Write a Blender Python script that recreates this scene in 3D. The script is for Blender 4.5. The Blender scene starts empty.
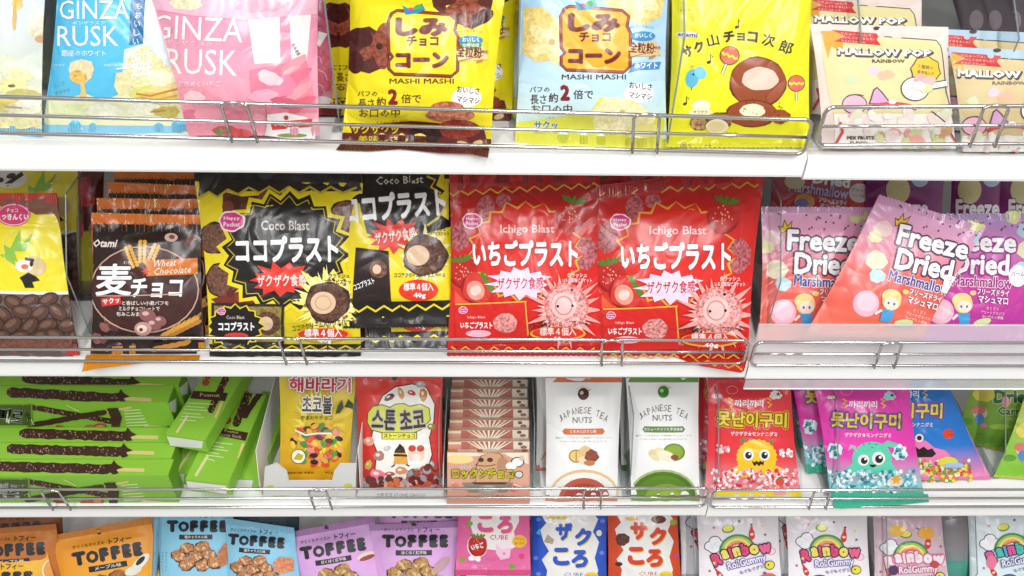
import bpy, bmesh, math, random
from mathutils import Vector, Matrix, noise
from mathutils.geometry import tessellate_polygon
COL = bpy.context.scene.collection
PI = math.pi
# ---------------------------------------------------------------- camera
F = 853.0
Yc = Vector((-20, -728, F)).normalized()
Xc = Vector((33000, 190, F)); Xc = (Xc - Yc*Xc.dot(Yc)).normalized()
Zc = Xc.cross(Yc)
R3 = Matrix((Xc, Yc, Zc))          # camera (right, down, forward) -> world
CAM = Vector((0, -0.745, 1.5))
cd = bpy.data.cameras.new('camera'); cam = bpy.data.objects.new('camera', cd); COL.objects.link(cam)
cd.sensor_width = 36; cd.lens = F/1024*36; cd.clip_start = .05
r, u, b = R3 @ Vector((1, 0, 0)), R3 @ Vector((0, -1, 0)), R3 @ Vector((0, 0, -1))
cam.matrix_world = Matrix(((r.x, u.x, b.x, CAM.x), (r.y, u.y, b.y, CAM.y), (r.z, u.z, b.z, CAM.z), (0, 0, 0, 1)))
bpy.context.scene.camera = cam
def at(px, py, p0, n):
    """point of the plane (p0, n) that the photograph shows at px, py"""
    d = R3 @ Vector((px-512, py-288, F))
    return CAM + d*((p0-CAM).dot(n)/d.dot(n))
def proj(p):
    c = R3.transposed() @ (p-CAM)
    return 512+F*c.x/c.z, 288+F*c.y/c.z
LIP = [1.0165, .715, .4165, .116]
TOP = [z+.028 for z in LIP]
def on_shelf(s, px, py, dz=0): return at(px, py, Vector((0, 0, TOP[s]+dz)), Vector((0, 0, 1)))
# ---------------------------------------------------------------- colours
def lin(c):
    if isinstance(c, str):
        c = tuple(int(c[i:i+2], 16)/255 for i in (0, 2, 4))
    return tuple((x/12.92 if x <= .04045 else ((x+.055)/1.055)**2.4) for x in c)
# ---------------------------------------------------------------- materials
MATS = {}
def nt(name):
    m = bpy.data.materials.new(name); m.use_nodes = True
    t = m.node_tree; p = t.nodes['Principled BSDF']; MATS[name] = m
    return m, t, p
def node(t, kind, **kw):
    n = t.nodes.new(kind)
    for k, v in kw.items():
        if k in n.inputs: n.inputs[k].default_value = v
        else: setattr(n, k, v)
    return n
def film(name, rough, bump, coat=0.0, crimp=0.0, scale=1.0, axis='X', dist=.0012, pitch=420):
    m, t, p = nt(name)
    a = node(t, 'ShaderNodeAttribute', attribute_name='Col')
    tc = node(t, 'ShaderNodeTexCoord')
    oi = node(t, 'ShaderNodeObjectInfo')
    add = node(t, 'ShaderNodeVectorMath', operation='ADD')
    cmb = node(t, 'ShaderNodeMath', operation='MULTIPLY'); cmb.inputs[1].default_value = 7.3
    t.links.new(oi.outputs['Random'], cmb.inputs[0])
    t.links.new(tc.outputs['Object'], add.inputs[0]); t.links.new(cmb.outputs[0], add.inputs[1])
    # mottling of printed food pictures, by the attribute's alpha
    nz = node(t, 'ShaderNodeTexNoise', Scale=260.0, Detail=4.0, Roughness=.7)
    t.links.new(add.outputs[0], nz.inputs['Vector'])
    mr = node(t, 'ShaderNodeMapRange'); mr.inputs['From Min'].default_value = .35; mr.inputs['From Max'].default_value = .65
    mr.inputs['To Min'].default_value = .35; mr.inputs['To Max'].default_value = 1.9
    t.links.new(nz.outputs['Fac'], mr.inputs['Value'])
    mul = node(t, 'ShaderNodeVectorMath', operation='SCALE')
    t.links.new(a.outputs['Color'], mul.inputs[0]); t.links.new(mr.outputs[0], mul.inputs['Scale'])
    mx = node(t, 'ShaderNodeMix', data_type='RGBA')
    t.links.new(a.outputs['Alpha'], mx.inputs[0]); t.links.new(a.outputs['Color'], mx.inputs[6]); t.links.new(mul.outputs[0], mx.inputs[7])
    ink = node(t, 'ShaderNodeVectorMath', operation='SCALE'); ink.inputs['Scale'].default_value = .86
    t.links.new(mx.outputs[2], ink.inputs[0]); t.links.new(ink.outputs[0], p.inputs['Base Color'])
    p.inputs['Roughness'].default_value = rough
    p.inputs['Coat Weight'].default_value = coat; p.inputs['Coat Roughness'].default_value = .08
    last = None
    if bump:
        n1 = node(t, 'ShaderNodeTexNoise', Scale=16.0*scale, Detail=2.0, Distortion=1.2)
        t.links.new(add.outputs[0], n1.inputs['Vector'])
        # creases: ridged noise
        n2 = node(t, 'ShaderNodeTexNoise', Scale=11.0*scale, Detail=1.0, Distortion=2.5)
        t.links.new(add.outputs[0], n2.inputs['Vector'])
        s1 = node(t, 'ShaderNodeMath', operation='SUBTRACT'); s1.inputs[1].default_value = .5
        t.links.new(n2.outputs['Fac'], s1.inputs[0])
        ab = node(t, 'ShaderNodeMath', operation='ABSOLUTE'); t.links.new(s1.outputs[0], ab.inputs[0])
        s2 = node(t, 'ShaderNodeMath', operation='MULTIPLY_ADD'); s2.inputs[1].default_value = 1.6
        t.links.new(ab.outputs[0], s2.inputs[0]); t.links.new(n1.outputs['Fac'], s2.inputs[2])
        bp = node(t, 'ShaderNodeBump', Strength=bump, Distance=dist*9)
        t.links.new(s2.outputs[0], bp.inputs['Height']); last = bp
    if crimp:
        w = node(t, 'ShaderNodeTexWave', wave_type='BANDS', bands_direction=axis, Scale=110.0)
        t.links.new(tc.outputs['Object'], w.inputs['Vector'])
        bp = node(t, 'ShaderNodeBump', Strength=crimp, Distance=.0012)
        t.links.new(w.outputs['Fac'], bp.inputs['Height'])
        if last: t.links.new(last.outputs[0], bp.inputs['Normal'])
        last = bp
    if last: t.links.new(last.outputs[0], p.inputs['Normal'])
    return m
film('glossy film', .26, .36, .12, scale=.8)
film('soft film', .38, .25, .1, scale=.8)
film('matte pouch', .5, .22, 0, scale=.7)
film('printed card', .45, 0, 0)
film('crimped film', .3, .3, .3, crimp=.8)
def solid(name, col, rough=.5, metal=0.0, **kw):
    m, t, p = nt(name)
    p.inputs['Base Color'].default_value = (*lin(col), 1); p.inputs['Roughness'].default_value = rough; p.inputs['Metallic'].default_value = metal
    for k, v in kw.items(): p.inputs[k].default_value = v
    return m
solid('white enamel', 'f4f4f2', .35)
solid('chrome wire', 'c6c2c2', .16, 1.0)
solid('dark chocolate', '4a3028', .25)
solid('white card', 'e9e9e6', .6)
solid('shade toned back panel', '464240', .6)  # dark tone carries the shade of the deep shelf bays
solid('floor tile', 'b9b6b0', .35)
def clear(name, tint, gloss=.12, rough=.03):
    m, t, p = nt(name)
    t.nodes.remove(p); out = t.nodes['Material Output']
    tr = node(t, 'ShaderNodeBsdfTransparent'); tr.inputs[0].default_value = (*lin(tint), 1)
    gl = node(t, 'ShaderNodeBsdfGlossy'); gl.inputs['Roughness'].default_value = rough
    fr = node(t, 'ShaderNodeLayerWeight', Blend=gloss)
    ms = node(t, 'ShaderNodeMixShader')
    t.links.new(fr.outputs['Fresnel'], ms.inputs[0]); t.links.new(tr.outputs[0], ms.inputs[1]); t.links.new(gl.outputs[0], ms.inputs[2])
    t.links.new(ms.outputs[0], out.inputs['Surface'])
    return m
clear('clear acrylic', 'eceeee', .07)
clear('clear film', 'f6f6f6', .2, .12)
def painted_sheen(name, amount):  # whitish reflection on clear acrylic, mixed in as plain white
    m, t, p = nt(name)
    out = t.nodes['Material Output']; tr = node(t, 'ShaderNodeBsdfTransparent'); ms = node(t, 'ShaderNodeMixShader'); ms.inputs[0].default_value = amount
    p.inputs['Base Color'].default_value = (.85, .86, .87, 1); p.inputs['Roughness'].default_value = .12
    t.links.new(tr.outputs[0], ms.inputs[1]); t.links.new(p.outputs[0], ms.inputs[2]); t.links.new(ms.outputs[0], out.inputs['Surface'])
painted_sheen('hazy acrylic', .3)
solid('acrylic edge', '8a9494', .15, Alpha=.75)
# ---------------------------------------------------------------- objects
def tag(o, label, cat, group=None, kind=None):
    if label: o['label'] = label
    if cat: o['category'] = cat
    if group: o['group'] = group
    if kind: o['kind'] = kind
    return o
def thing(name, label, cat, group=None, mat=None):
    o = bpy.data.objects.new(name, None); COL.objects.link(o); o.empty_display_size = .02
    if mat is not None: o.matrix_world = mat
    return tag(o, label, cat, group)
def link(name, me, mats, parent=None):
    o = bpy.data.objects.new(name, me); COL.objects.link(o)
    for m in ([mats] if isinstance(mats, str) else mats): me.materials.append(MATS[m])
    if parent: o.parent = parent
    return o
def copy_thing(o, label, matrix, group=None):
    c = o.copy(); COL.objects.link(c); c['label'] = label
    if group: c['group'] = group
    for ch in o.children:
        d = ch.copy(); COL.objects.link(d); d.parent = c
        for g in ch.children:
            e = g.copy(); COL.objects.link(e); e.parent = d
    c.matrix_world = matrix
    return c
def bm_mesh(name, bm, smooth=False):
    me = bpy.data.meshes.new(name); bm.to_mesh(me); bm.free()
    if smooth: me.shade_smooth()
    return me
def box_bm(bm, x0, x1, y0, y1, z0, z1, bev=0):
    g = bmesh.ops.create_cube(bm, size=1)['verts']
    for v in g: v.co = Vector(((x0+x1)/2+v.co.x*(x1-x0), (y0+y1)/2+v.co.y*(y1-y0), (z0+z1)/2+v.co.z*(z1-z0)))
    if bev:
        es = list({e for v in g for e in v.link_edges}); bmesh.ops.bevel(bm, geom=es, offset=bev, segments=2, affect='EDGES')
def prof_bm(bm, pts, x0, x1):
    """extrude a (y, z) profile along x"""
    a = [bm.verts.new((x0, y, z)) for y, z in pts]; c = [bm.verts.new((x1, y, z)) for y, z in pts]
    n = len(pts)
    for i in range(n): bm.faces.new((a[i], a[(i+1) % n], c[(i+1) % n], c[i]))
    bm.faces.new(a[::-1]); bm.faces.new(c)
    bmesh.ops.recalc_face_normals(bm, faces=bm.faces[:])
def tube_bm(bm, pts, r, seg=8, closed=False):
    pts = [Vector(p) for p in pts]; n = len(pts); rings = []
    up = None
    for i, p in enumerate(pts):
        if closed: d = pts[(i+1) % n]-pts[i-1]
        else: d = pts[min(i+1, n-1)]-pts[max(i-1, 0)]
        d.normalize()
        if up is None: up = d.orthogonal().normalized()
        up = (up-d*up.dot(d)).normalized(); s = d.cross(up)
        rings.append([bm.verts.new(p+(up*math.cos(a)+s*math.sin(a))*r) for a in [k*2*PI/seg for k in range(seg)]])
    for i in range(n if closed else n-1):
        A, B = rings[i], rings[(i+1) % n]
        for k in range(seg): bm.faces.new((A[k], A[(k+1) % seg], B[(k+1) % seg], B[k]))
    if not closed: bm.faces.new(rings[0][::-1]); bm.faces.new(rings[-1])
# ---------------------------------------------------------------- lettering
_G = {}
def glyphs(s, off=0.0, res=3):
    k = (s, off, res)
    if k in _G: return _G[k]
    c = bpy.data.curves.new('t', 'FONT'); c.body = s; c.offset = off; c.resolution_u = res
    c.space_line = .9; c.align_x = 'CENTER'
    o = bpy.data.objects.new('t', c); COL.objects.link(o)
    me = o.to_mesh(); me.calc_loop_triangles()
    V = [(v.co.x, v.co.y) for v in me.vertices]; T = [tuple(t.vertices) for t in me.loop_triangles]
    o.to_mesh_clear(); bpy.data.objects.remove(o); bpy.data.curves.remove(c)
    _G[k] = (V, T); return _G[k]
# ---------------------------------------------------------------- printed artwork, in photograph coordinates
class Art:
    def __init__(s, x0=0, y0=0, sc=1.0, dx=0, dy=0):
        s.x0, s.y0, s.sc = x0+dx, y0+dy, sc; s.E = []
        s.rnd = random.Random(5)
    def frame(s, x0, y0, sc): s.x0, s.y0, s.sc = x0, y0, sc; return s
    def _add(s, P, T, col, mot=0.0, colf=None, lay=None):
        P = [(s.x0+x/s.sc, s.y0+y/s.sc) for x, y in P]
        if not P: return
        xs = [p[0] for p in P]; ys = [p[1] for p in P]
        bb = (min(xs), min(ys), max(xs), max(ys))
        if lay is None:
            lay = 1
            for e in s.E:
                B = e[0]
                if B[0] < bb[2] and B[2] > bb[0] and B[1] < bb[3] and B[3] > bb[1] and e[1] >= lay: lay = e[1]+1
        cs = [(*lin(c), mot) for c in colf] if colf else (*lin(col), mot)
        s.E.append((bb, lay, P, T, cs))
    def poly(s, pts, col, mot=0.0, colf=None, lay=None):
        T = tessellate_polygon([[Vector((x, y, 0)) for x, y in pts]])
        s._add(pts, [tuple(t) for t in T], col, mot, colf, lay)
    def rect(s, x0, y0, x1, y1, col, mot=0.0, rot=0):
        cx, cy = (x0+x1)/2, (y0+y1)/2
        s.poly([s._r(x, y, cx, cy, rot) for x, y in ((x0, y0), (x1, y0), (x1, y1), (x0, y1))], col, mot)
    def _r(s, x, y, cx, cy, rot):
        a = math.radians(rot); c, d = math.cos(a), math.sin(a)
        return cx+(x-cx)*c-(y-cy)*d, cy+(x-cx)*d+(y-cy)*c
    def grad(s, pts, stops, mot=0.0):
        """pts: (xl, xr, y) rows; stops: one colour per row"""
        P, T, C = [], [], []
        for i, (xl, xr, y) in enumerate(pts):
            P += [(xl, y), (xr, y)]; C += [stops[i]]*2
            if i: k = 2*i; T += [(k-2, k-1, k+1), (k-2, k+1, k)]
        s._add(P, T, None, mot, C)
    def ell(s, cx, cy, rx, ry, col, rot=0, mot=0.0, wob=0.0, n=None, lay=None):
        n = n or (24 if max(rx, ry)/s.sc > 4 else 12)
        q = s.rnd
        P = []
        ph = q.random()*9
        for k in range(n):
            a = 2*PI*k/n; w = 1+wob*(math.sin(3*a+ph)*.5+math.sin(7*a+ph*2)*.5) if wob else 1
            P.append(s._r(cx+rx*w*math.cos(a), cy+ry*w*math.sin(a), cx, cy, rot))
        s.poly(P, col, mot, lay=lay)
    def ball(s, cx, cy, rx, ry, col, mot=1.0, wob=.12, edge=None):
        """rough round food picture"""
        if edge: s.ell(cx, cy, rx*1.1, ry*1.1, edge, wob=wob, mot=mot)
        s.ell(cx, cy, rx, ry, col, wob=wob, mot=mot, n=36)
    def pie(s, cx, cy, rx, ry, a0, a1, col, mot=0.0):
        s.poly([(cx+rx*math.cos(math.radians(a0+(a1-a0)*k/24)), cy+ry*math.sin(math.radians(a0+(a1-a0)*k/24))) for k in range(25)], col, mot)
    def line(s, pts, w, col, closed=False, lay=None):
        P, T = [], []
        n = len(pts)
        for i, (x, y) in enumerate(pts):
            x0, y0 = pts[i-1] if (i or closed) else pts[i]; x1, y1 = pts[(i+1) % n] if (i < n-1 or closed) else pts[i]
            dx, dy = x1-x0, y1-y0; L = math.hypot(dx, dy) or 1
            P += [(x-dy/L*w/2, y+dx/L*w/2), (x+dy/L*w/2, y-dx/L*w/2)]
        m = n if closed else n-1
        for i in range(m):
            a, b_ = 2*i, 2*((i+1) % n); T += [(a, a+1, b_+1), (a, b_+1, b_)]
        s._add(P, T, col, lay=lay)
    def arc(s, cx, cy, rx, ry, a0, a1, w, col, n=16):
        s.line([(cx+rx*math.cos(math.radians(a0+(a1-a0)*k/n)), cy+ry*math.sin(math.radians(a0+(a1-a0)*k/n))) for k in range(n+1)], w, col)
    def ring(s, cx, cy, rx, ry, w, col, n=28):
        s.line([(cx+rx*math.cos(2*PI*k/n), cy+ry*math.sin(2*PI*k/n)) for k in range(n)], w, col, closed=True)
    def zig(s, x0, y0, x1, y1, n, amp, w, col):
        s.line([(x0+(x1-x0)*k/n, y0+(y1-y0)*k/n+(amp if k % 2 else -amp)) for k in range(n+1)], w, col)
    def star(s, cx, cy, r1, r2, n, col, jit=0.0, rot=0, asp=1.0, out=None, ow=0):
        def P(e):
            q = random.Random(n*7+int(r1)); L = []
            for k in range(2*n):
                r = (r1 if k % 2 == 0 else r2)*(1+jit*(q.random()-.5))+e; a = PI*k/n+math.radians(rot)
                L.append((cx+r*math.cos(a)*asp, cy+r*math.sin(a)))
            return L
        if out: s.poly(P(ow), out)
        s.poly(P(0), col)
    def text(s, t, cx, cy, w, h, col, rot=0, bold=0.0, out=None, ow=.05, out2=None, ow2=.1, arc=0.0, skew=0.0, taper=0.0):
        small = h/s.sc < 9
        V, T = glyphs(t, 0, 1 if small else 2)
        if not V: return
        if any(0xac00 <= ord(c) < 0xd7a4 for c in t): bold = min(bold, .034)
        if any(0x4e00 <= ord(c) < 0xa000 for c in t): bold = min(bold, .022)
        x0 = min(v[0] for v in V)-bold; x1 = max(v[0] for v in V)+bold; y0 = min(v[1] for v in V)-bold; y1 = max(v[1] for v in V)+bold
        def put(rad, col, n):
            P, TT = [], []
            offs = [(0, 0)] if rad <= .004 else [(rad*math.cos(2*PI*(k+.5)/n), rad*math.sin(2*PI*(k+.5)/n)) for k in range(n)]
            if rad > .06: offs += [(rad*.5*math.cos(2*PI*k/4), rad*.5*math.sin(2*PI*k/4)) for k in range(4)]
            for dx, dy in offs:
                k = len(P)
                for x, y in V:
                    a = (x+dx-(x0+x1)/2)/(x1-x0); b_ = -(y+dy-(y0+y1)/2)/(y1-y0)
                    X = a*w-b_*h*skew; Y = b_*h*(1+taper*a)+arc*(4*a*a-1)*.5
                    P.append(s._r(cx+X, cy+Y, cx, cy, rot))
                TT += [(i+k, j+k, l+k) for i, j, l in T]
            s._add(P, TT, col)
        if out2: put(ow2, out2, 10)
        if out: put(max(ow, bold+.02), out, 8 if small else 10)
        put(bold, col, 4 if small else 6)
    def scatter(s, x0, y0, x1, y1, n, r, cols, seed=1, asp=1.0, mot=0.0, lay=None, wob=0, inside=None):
        q = random.Random(seed)
        if lay is None:
            lay0 = 1
            bb = (s.x0+x0/s.sc, s.y0+y0/s.sc, s.x0+x1/s.sc, s.y0+y1/s.sc)
            for e in s.E:
                B = e[0]
                if B[0] < bb[2] and B[2] > bb[0] and B[1] < bb[3] and B[3] > bb[1] and e[1] >= lay0: lay0 = e[1]+1
        else: lay0 = lay
        for k in range(n):
            for _ in range(20):
                x, y = q.uniform(x0, x1), q.uniform(y0, y1)
                if inside is None or inside(x, y): break
            rr = r*q.uniform(.7, 1.25)
            s.ell(x, y, rr, rr*asp, q.choice(cols), rot=q.uniform(0, 180), mot=mot, n=8, lay=lay0+(k % 4), wob=wob)
    def notes(s, x, y, h, col):
        s.ell(x, y, h*.22, h*.16, col, rot=-20); s.line([(x+h*.18, y), (x+h*.18, y-h*.8), (x+h*.42, y-h*.5)], h*.09, col)
# ---------------------------------------------------------------- frames and surfaces
class Frame:
    def __init__(s, o, ux, uy):
        s.o = o; s.ux = ux.normalized(); s.n = s.ux.cross(uy).normalized(); s.uy = s.n.cross(s.ux)
    def uv(s, px, py, off=0.0):
        p = at(px, py, s.o+s.n*off, s.n)-s.o-s.n*off
        return p.dot(s.ux), p.dot(s.uy)
    def matrix(s):
        m = Matrix.Identity(4)
        for i, a in enumerate((s.ux, s.uy, s.n)):
            for j in range(3): m[j][i] = a[j]
        for j in range(3): m[j][3] = s.o[j]
        return m
STEP = .00013
def emit(elements, surf, cell, name, base=None, back=None):
    """elements: (layer, [(u,v)], tris, colours) -> one mesh draped over surf(u,v)->(z,nx,ny)"""
    bm = bmesh.new(); cl = bm.loops.layers.float_color.new('Col')
    VV, FF, CC, NN = [], [], [], []
    def drape(x, y, lay):
        sg = -1 if lay < 0 else 1
        if surf:
            z, nx, ny, x, y = surf(x, y)
            VV.append((x, y, sg*z+lay*STEP)); NN.append(Vector((nx, ny, sg)).normalized())
        else: VV.append((x, y, lay*STEP)); NN.append(Vector((0, 0, sg)))
        return len(VV)-1
    for lay, P, T, cs in elements:
        single = isinstance(cs, tuple); vs = {}; ix = {}
        for t in T:
            if len(set(t)) < 3: continue
            a, b_, c = (P[i] for i in t)
            ar = (b_[0]-a[0])*(c[1]-a[1])-(b_[1]-a[1])*(c[0]-a[0])
            if abs(ar) < 1e-12: continue
            if (ar < 0) != (lay < 0): t = t[::-1]
            big = surf and max(max(a[0], b_[0], c[0])-min(a[0], b_[0], c[0]), max(a[1], b_[1], c[1])-min(a[1], b_[1], c[1])) > cell
            if big:
                for i in t:
                    if i not in vs: vs[i] = bm.verts.new((P[i][0], P[i][1], lay))
                try: f = bm.faces.new([vs[i] for i in t])
                except ValueError: continue
                idx = {vs[i]: i for i in t}
                for l in f.loops: l[cl] = cs if single else cs[idx[l.vert]]
            else:
                for i in t:
                    if i not in ix: ix[i] = drape(P[i][0], P[i][1], lay)
                FF.append(tuple(ix[i] for i in t)); CC += [cs]*3 if single else [cs[i] for i in t]
    if surf and len(bm.verts):
        xs = [v.co.x for v in bm.verts]; ys = [v.co.y for v in bm.verts]
        for ax, lo, hi in ((0, min(xs), max(xs)), (1, min(ys), max(ys))):
            k = math.ceil(lo/cell)
            while k*cell < hi:
                c = k*cell; k += 1
                fs = []
                for f in bm.faces:
                    q = [v.co[ax] for v in f.verts]
                    if min(q) < c-1e-6 and max(q) > c+1e-6: fs.append(f)
                if not fs: continue
                ed = list({e for f in fs for e in f.edges}); vs = list({v for f in fs for v in f.verts})
                n = [0, 0, 0]; n[ax] = 1; p = [0, 0, 0]; p[ax] = c
                bmesh.ops.bisect_plane(bm, geom=vs+ed+fs, dist=1e-7, plane_co=p, plane_no=n)
    m = {}
    for v in bm.verts: m[v] = drape(v.co.x, v.co.y, v.co.z)
    for f in bm.faces:
        FF.append(tuple(m[l.vert] for l in f.loops)); CC += [tuple(l[cl]) for l in f.loops]
    bm.free()
    me = bpy.data.meshes.new(name); me.from_pydata(VV, [], FF)
    at_ = me.color_attributes.new('Col', 'FLOAT_COLOR', 'CORNER'); at_.data.foreach_set('color', [x for c in CC for x in c])
    me.polygons.foreach_set('use_smooth', [True]*len(FF))
    me.normals_split_custom_set_from_vertices(NN)
    return me
class Pillow:
    """height field of a filled bag over its outline (u,v)"""
    def __init__(s, q, thick, sb, st, seed=1, wr=.0007, pinch=.02, fill=2.6, low=0.0):
        s.bl, s.br, s.tr, s.tl = q; s.a = thick/2; s.sb, s.st = sb, st; s.seed = seed; s.wr = wr; s.pinch = pinch; s.fill = fill; s.low = low
        s.W = (Vector(s.br)-Vector(s.bl)).length
        s.H = (Vector(s.tl)-Vector(s.bl)).length; s.cache = {}
    def st_(s, u, v):
        t = .5; x = .5
        for _ in range(4):
            yb = s.bl[1]+(s.br[1]-s.bl[1])*x; yt = s.tl[1]+(s.tr[1]-s.tl[1])*x
            t = (v-yb)/(yt-yb); xl = s.bl[0]+(s.tl[0]-s.bl[0])*t; xr = s.br[0]+(s.tr[0]-s.br[0])*t
            pc = s.pinch*math.sin(PI*min(max(t, 0), 1))*(xr-xl); xl += pc; xr -= pc
            x = (u-xl)/(xr-xl)
        return x, t
    def pt(s, x, t):
        xl = s.bl[0]+(s.tl[0]-s.bl[0])*t; xr = s.br[0]+(s.tr[0]-s.br[0])*t
        pc = s.pinch*math.sin(PI*min(max(t, 0), 1))*(xr-xl); xl += pc; xr -= pc
        yb = s.bl[1]+(s.br[1]-s.bl[1])*x; yt = s.tl[1]+(s.tr[1]-s.tl[1])*x
        return xl+(xr-xl)*x, yb+(yt-yb)*t
    def h(s, x, t):
        tt = (t-s.sb)/(1-s.sb-s.st)
        if tt <= 0 or tt >= 1 or x <= 0 or x >= 1:
            z = 0.0
        else:
            fx = 1-abs(2*x-1)**s.fill
            ts = tt**(1-.25*s.low) if s.low else tt
            ft = 1-abs(2*ts-1)**3.2
            z = s.a*fx*ft*min(1, 6*min(tt, 1-tt)+.15)
        e = min(abs(t-s.sb), abs(1-s.st-t))
        k = math.exp(-e/.11)
        xx = x*s.W
        z += s.wr*k*math.sin(xx*230+s.seed*1.7+2*math.sin(xx*70+s.seed))
        z += s.wr*2.2*(noise.noise(Vector((x*s.W*18, t*s.H*18, s.seed*3.1))))*(1 if 0 < tt < 1 else .8)
        return z
    def bulge(s, u, v):
        x, t = s.st_(u, v); x = min(max(x, 0), 1)
        tt = min(max((t-s.sb)/(1-s.sb-s.st), 0), 1)
        return s.a*(1-abs(2*x-1)**s.fill)*(1-abs(2*tt-1)**3.2)*min(1, 6*min(tt, 1-tt)+.15)
    def __call__(s, u, v):
        x, t = s.st_(u, v)
        u2, v2 = u, v
        if x < 0 or x > 1 or t < -.03 or t > 1.03:
            x = min(max(x, 0), 1); t = min(max(t, -.02), 1.02); u2, v2 = s.pt(x, t)
        z = s.h(x, t); d = .006
        gx = (s.h(min(x+d, 1), t)-s.h(max(x-d, 0), t))/((min(x+d, 1)-max(x-d, 0))*s.W)
        gt = (s.h(x, t+d)-s.h(x, t-d))/(2*d*s.H)
        return z, -gx, -gt, u2, v2
def lerp(a, b_, t): return a+(b_-a)*t
def bag(name, label, cat, quad, shelf=1, tilt=55, art=None, base='cccccc', thick=.03, group=None, seal=(.05, .05), sealcol=None,
        mat='glossy film', zigt=1, seed=1, dz=.002, cell=.005, pinch=.02, fill=2.6, edge=.0, back=None, off=0.0, shape=None, low=0.0, crimp='crimped film', hole=False, ymin=.010, basept=None):
    """quad: photo corners tl, tr, br, bl of the package's front"""
    tl, tr, br, bl = quad
    z0 = Vector((0, 0, 1)); P0 = Vector((0, 0, TOP[shelf]+dz))
    if basept is not None: A = basept[0]; B = basept[1]
    else: A = at(*bl, P0, z0); B = at(*br, P0, z0)
    if basept is None:
        push = max(0, ymin-min(A.y, B.y)); A = A+Vector((0, push, 0)); B = B+Vector((0, push, 0))
        bl, br = proj(A), proj(B)
    ux = (B-A); ux.z = 0; ux.normalize()
    o = (A+B)/2
    hor = Vector((-ux.y, ux.x, 0)); a = math.radians(tilt)
    uy = hor*math.cos(a)+z0*math.sin(a)
    fr = Frame(o, ux, uy)
    q = [fr.uv(*p) for p in (bl, br, tr, tl)]
    S = Pillow(q, thick, seal[0], seal[1], seed, pinch=pinch, fill=fill, low=low)
    root = thing(name, label, cat, group, fr.matrix())
    sc = sealcol or (base if isinstance(base, str) else base[0], base if isinstance(base, str) else base[-1])
    bs = base[::-1] if isinstance(base, (list, tuple)) else [base, base]
    def strip(t0, t1, cols, lay, z0_=0, z1_=0, n=24):
        """outline strip between heights t0..t1 ; zigzag teeth on edges"""
        E = []
        rows = max(2, int((t1-t0)/.04)+1)
        P, C = [], []
        for j in range(rows+1):
            t = lerp(t0, t1, j/rows); f = j/rows*(len(cols)-1); k = min(int(f), len(cols)-2) if len(cols) > 1 else 0
            ca = lin(cols[k]); cb = lin(cols[min(k+1, len(cols)-1)]); g = f-k
            cc = tuple(lerp(ca[i], cb[i], g) for i in range(3))+(0.0,)
            for i in range(n+1):
                tj = t
                if j == 0 and z0_: tj -= z0_*(i % 2)
                if j == rows and z1_: tj += z1_*(i % 2)
                P.append(S.pt(i/n, tj)); C.append(cc)
        T = []
        for j in range(rows):
            for i in range(n):
                k = j*(n+1)+i; T += [(k, k+1, k+n+2), (k, k+n+2, k+n+1)]
        return (lay, P, T, C)
    zz = .006 if zigt else 0
    el = [strip(seal[0], 1-seal[1], bs, 0.0)]
    bk = strip(seal[0], 1-seal[1], [back or bs[0], back or bs[-1]], -1, n=16)
    el.append(bk)
    if art:
        for bb, lay, P, T, cs in art.E:
            L = []
            for x, y in P:
                w = fr.uv(x, y)
                for _ in range(2): w = fr.uv(x, y, S.bulge(*w))
                L.append(w)
            el.append((lay+1, L, T, cs))
    me = emit(el, S, cell, name+'_pouch'); link('pouch', me, mat, root)
    for i, (t0, t1, c, nm) in enumerate(((0, seal[0], sc[0], 'bottom_seal'), (1-seal[1], 1, sc[1], 'top_seal'))):
        if seal[i] <= 0: continue
        nn = 60
        e = [strip(t0, t1, [c, c], 0.4, zz if i == 0 else 0, zz if i else 0, nn), strip(t0, t1, [c, c], -1, zz if i == 0 else 0, zz if i else 0, nn)]
        link(nm, emit(e, S, cell, nm), crimp, root)
    root['_q'] = [c for p in q for c in p]
    return root, fr
def flap(root, shelf, pts, col, zig=None):
    """end of the bottom seal lying flat over the shelf lip"""
    fr = Frame(Vector((0, 0, TOP[shelf]+.0012)), Vector((1, 0, 0)), Vector((0, 1, 0)))
    P = [fr.uv(*q) for q in pts]
    el = [(.5, P, [tuple(t) for t in tessellate_polygon([[Vector((x, y, 0)) for x, y in P]])], (*lin(col), 0.0))]
    if zig:
        A = Art(); A.zig(*zig); el += [(3, [fr.uv(x, y) for x, y in Q], T, cs) for bb, lay, Q, T, cs in A.E]
    me = emit(el, None, 1, 'seal_end'); me.transform(root.matrix_world.inverted() @ fr.matrix()); return link('seal_end', me, 'crimped film', root)
def behind(root, label, dy, dx=0, dz=0, rz=0, group=None, rx=0):
    M = Matrix.Translation((dx, dy, dz)) @ root.matrix_world
    if rz or rx:
        t = M.to_translation(); M = Matrix.Translation(t) @ Matrix.Rotation(math.radians(rz), 4, 'Z') @ Matrix.Rotation(math.radians(rx), 4, 'X') @ Matrix.Translation(-t) @ M
    return copy_thing(root, label, M, group)
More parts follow.
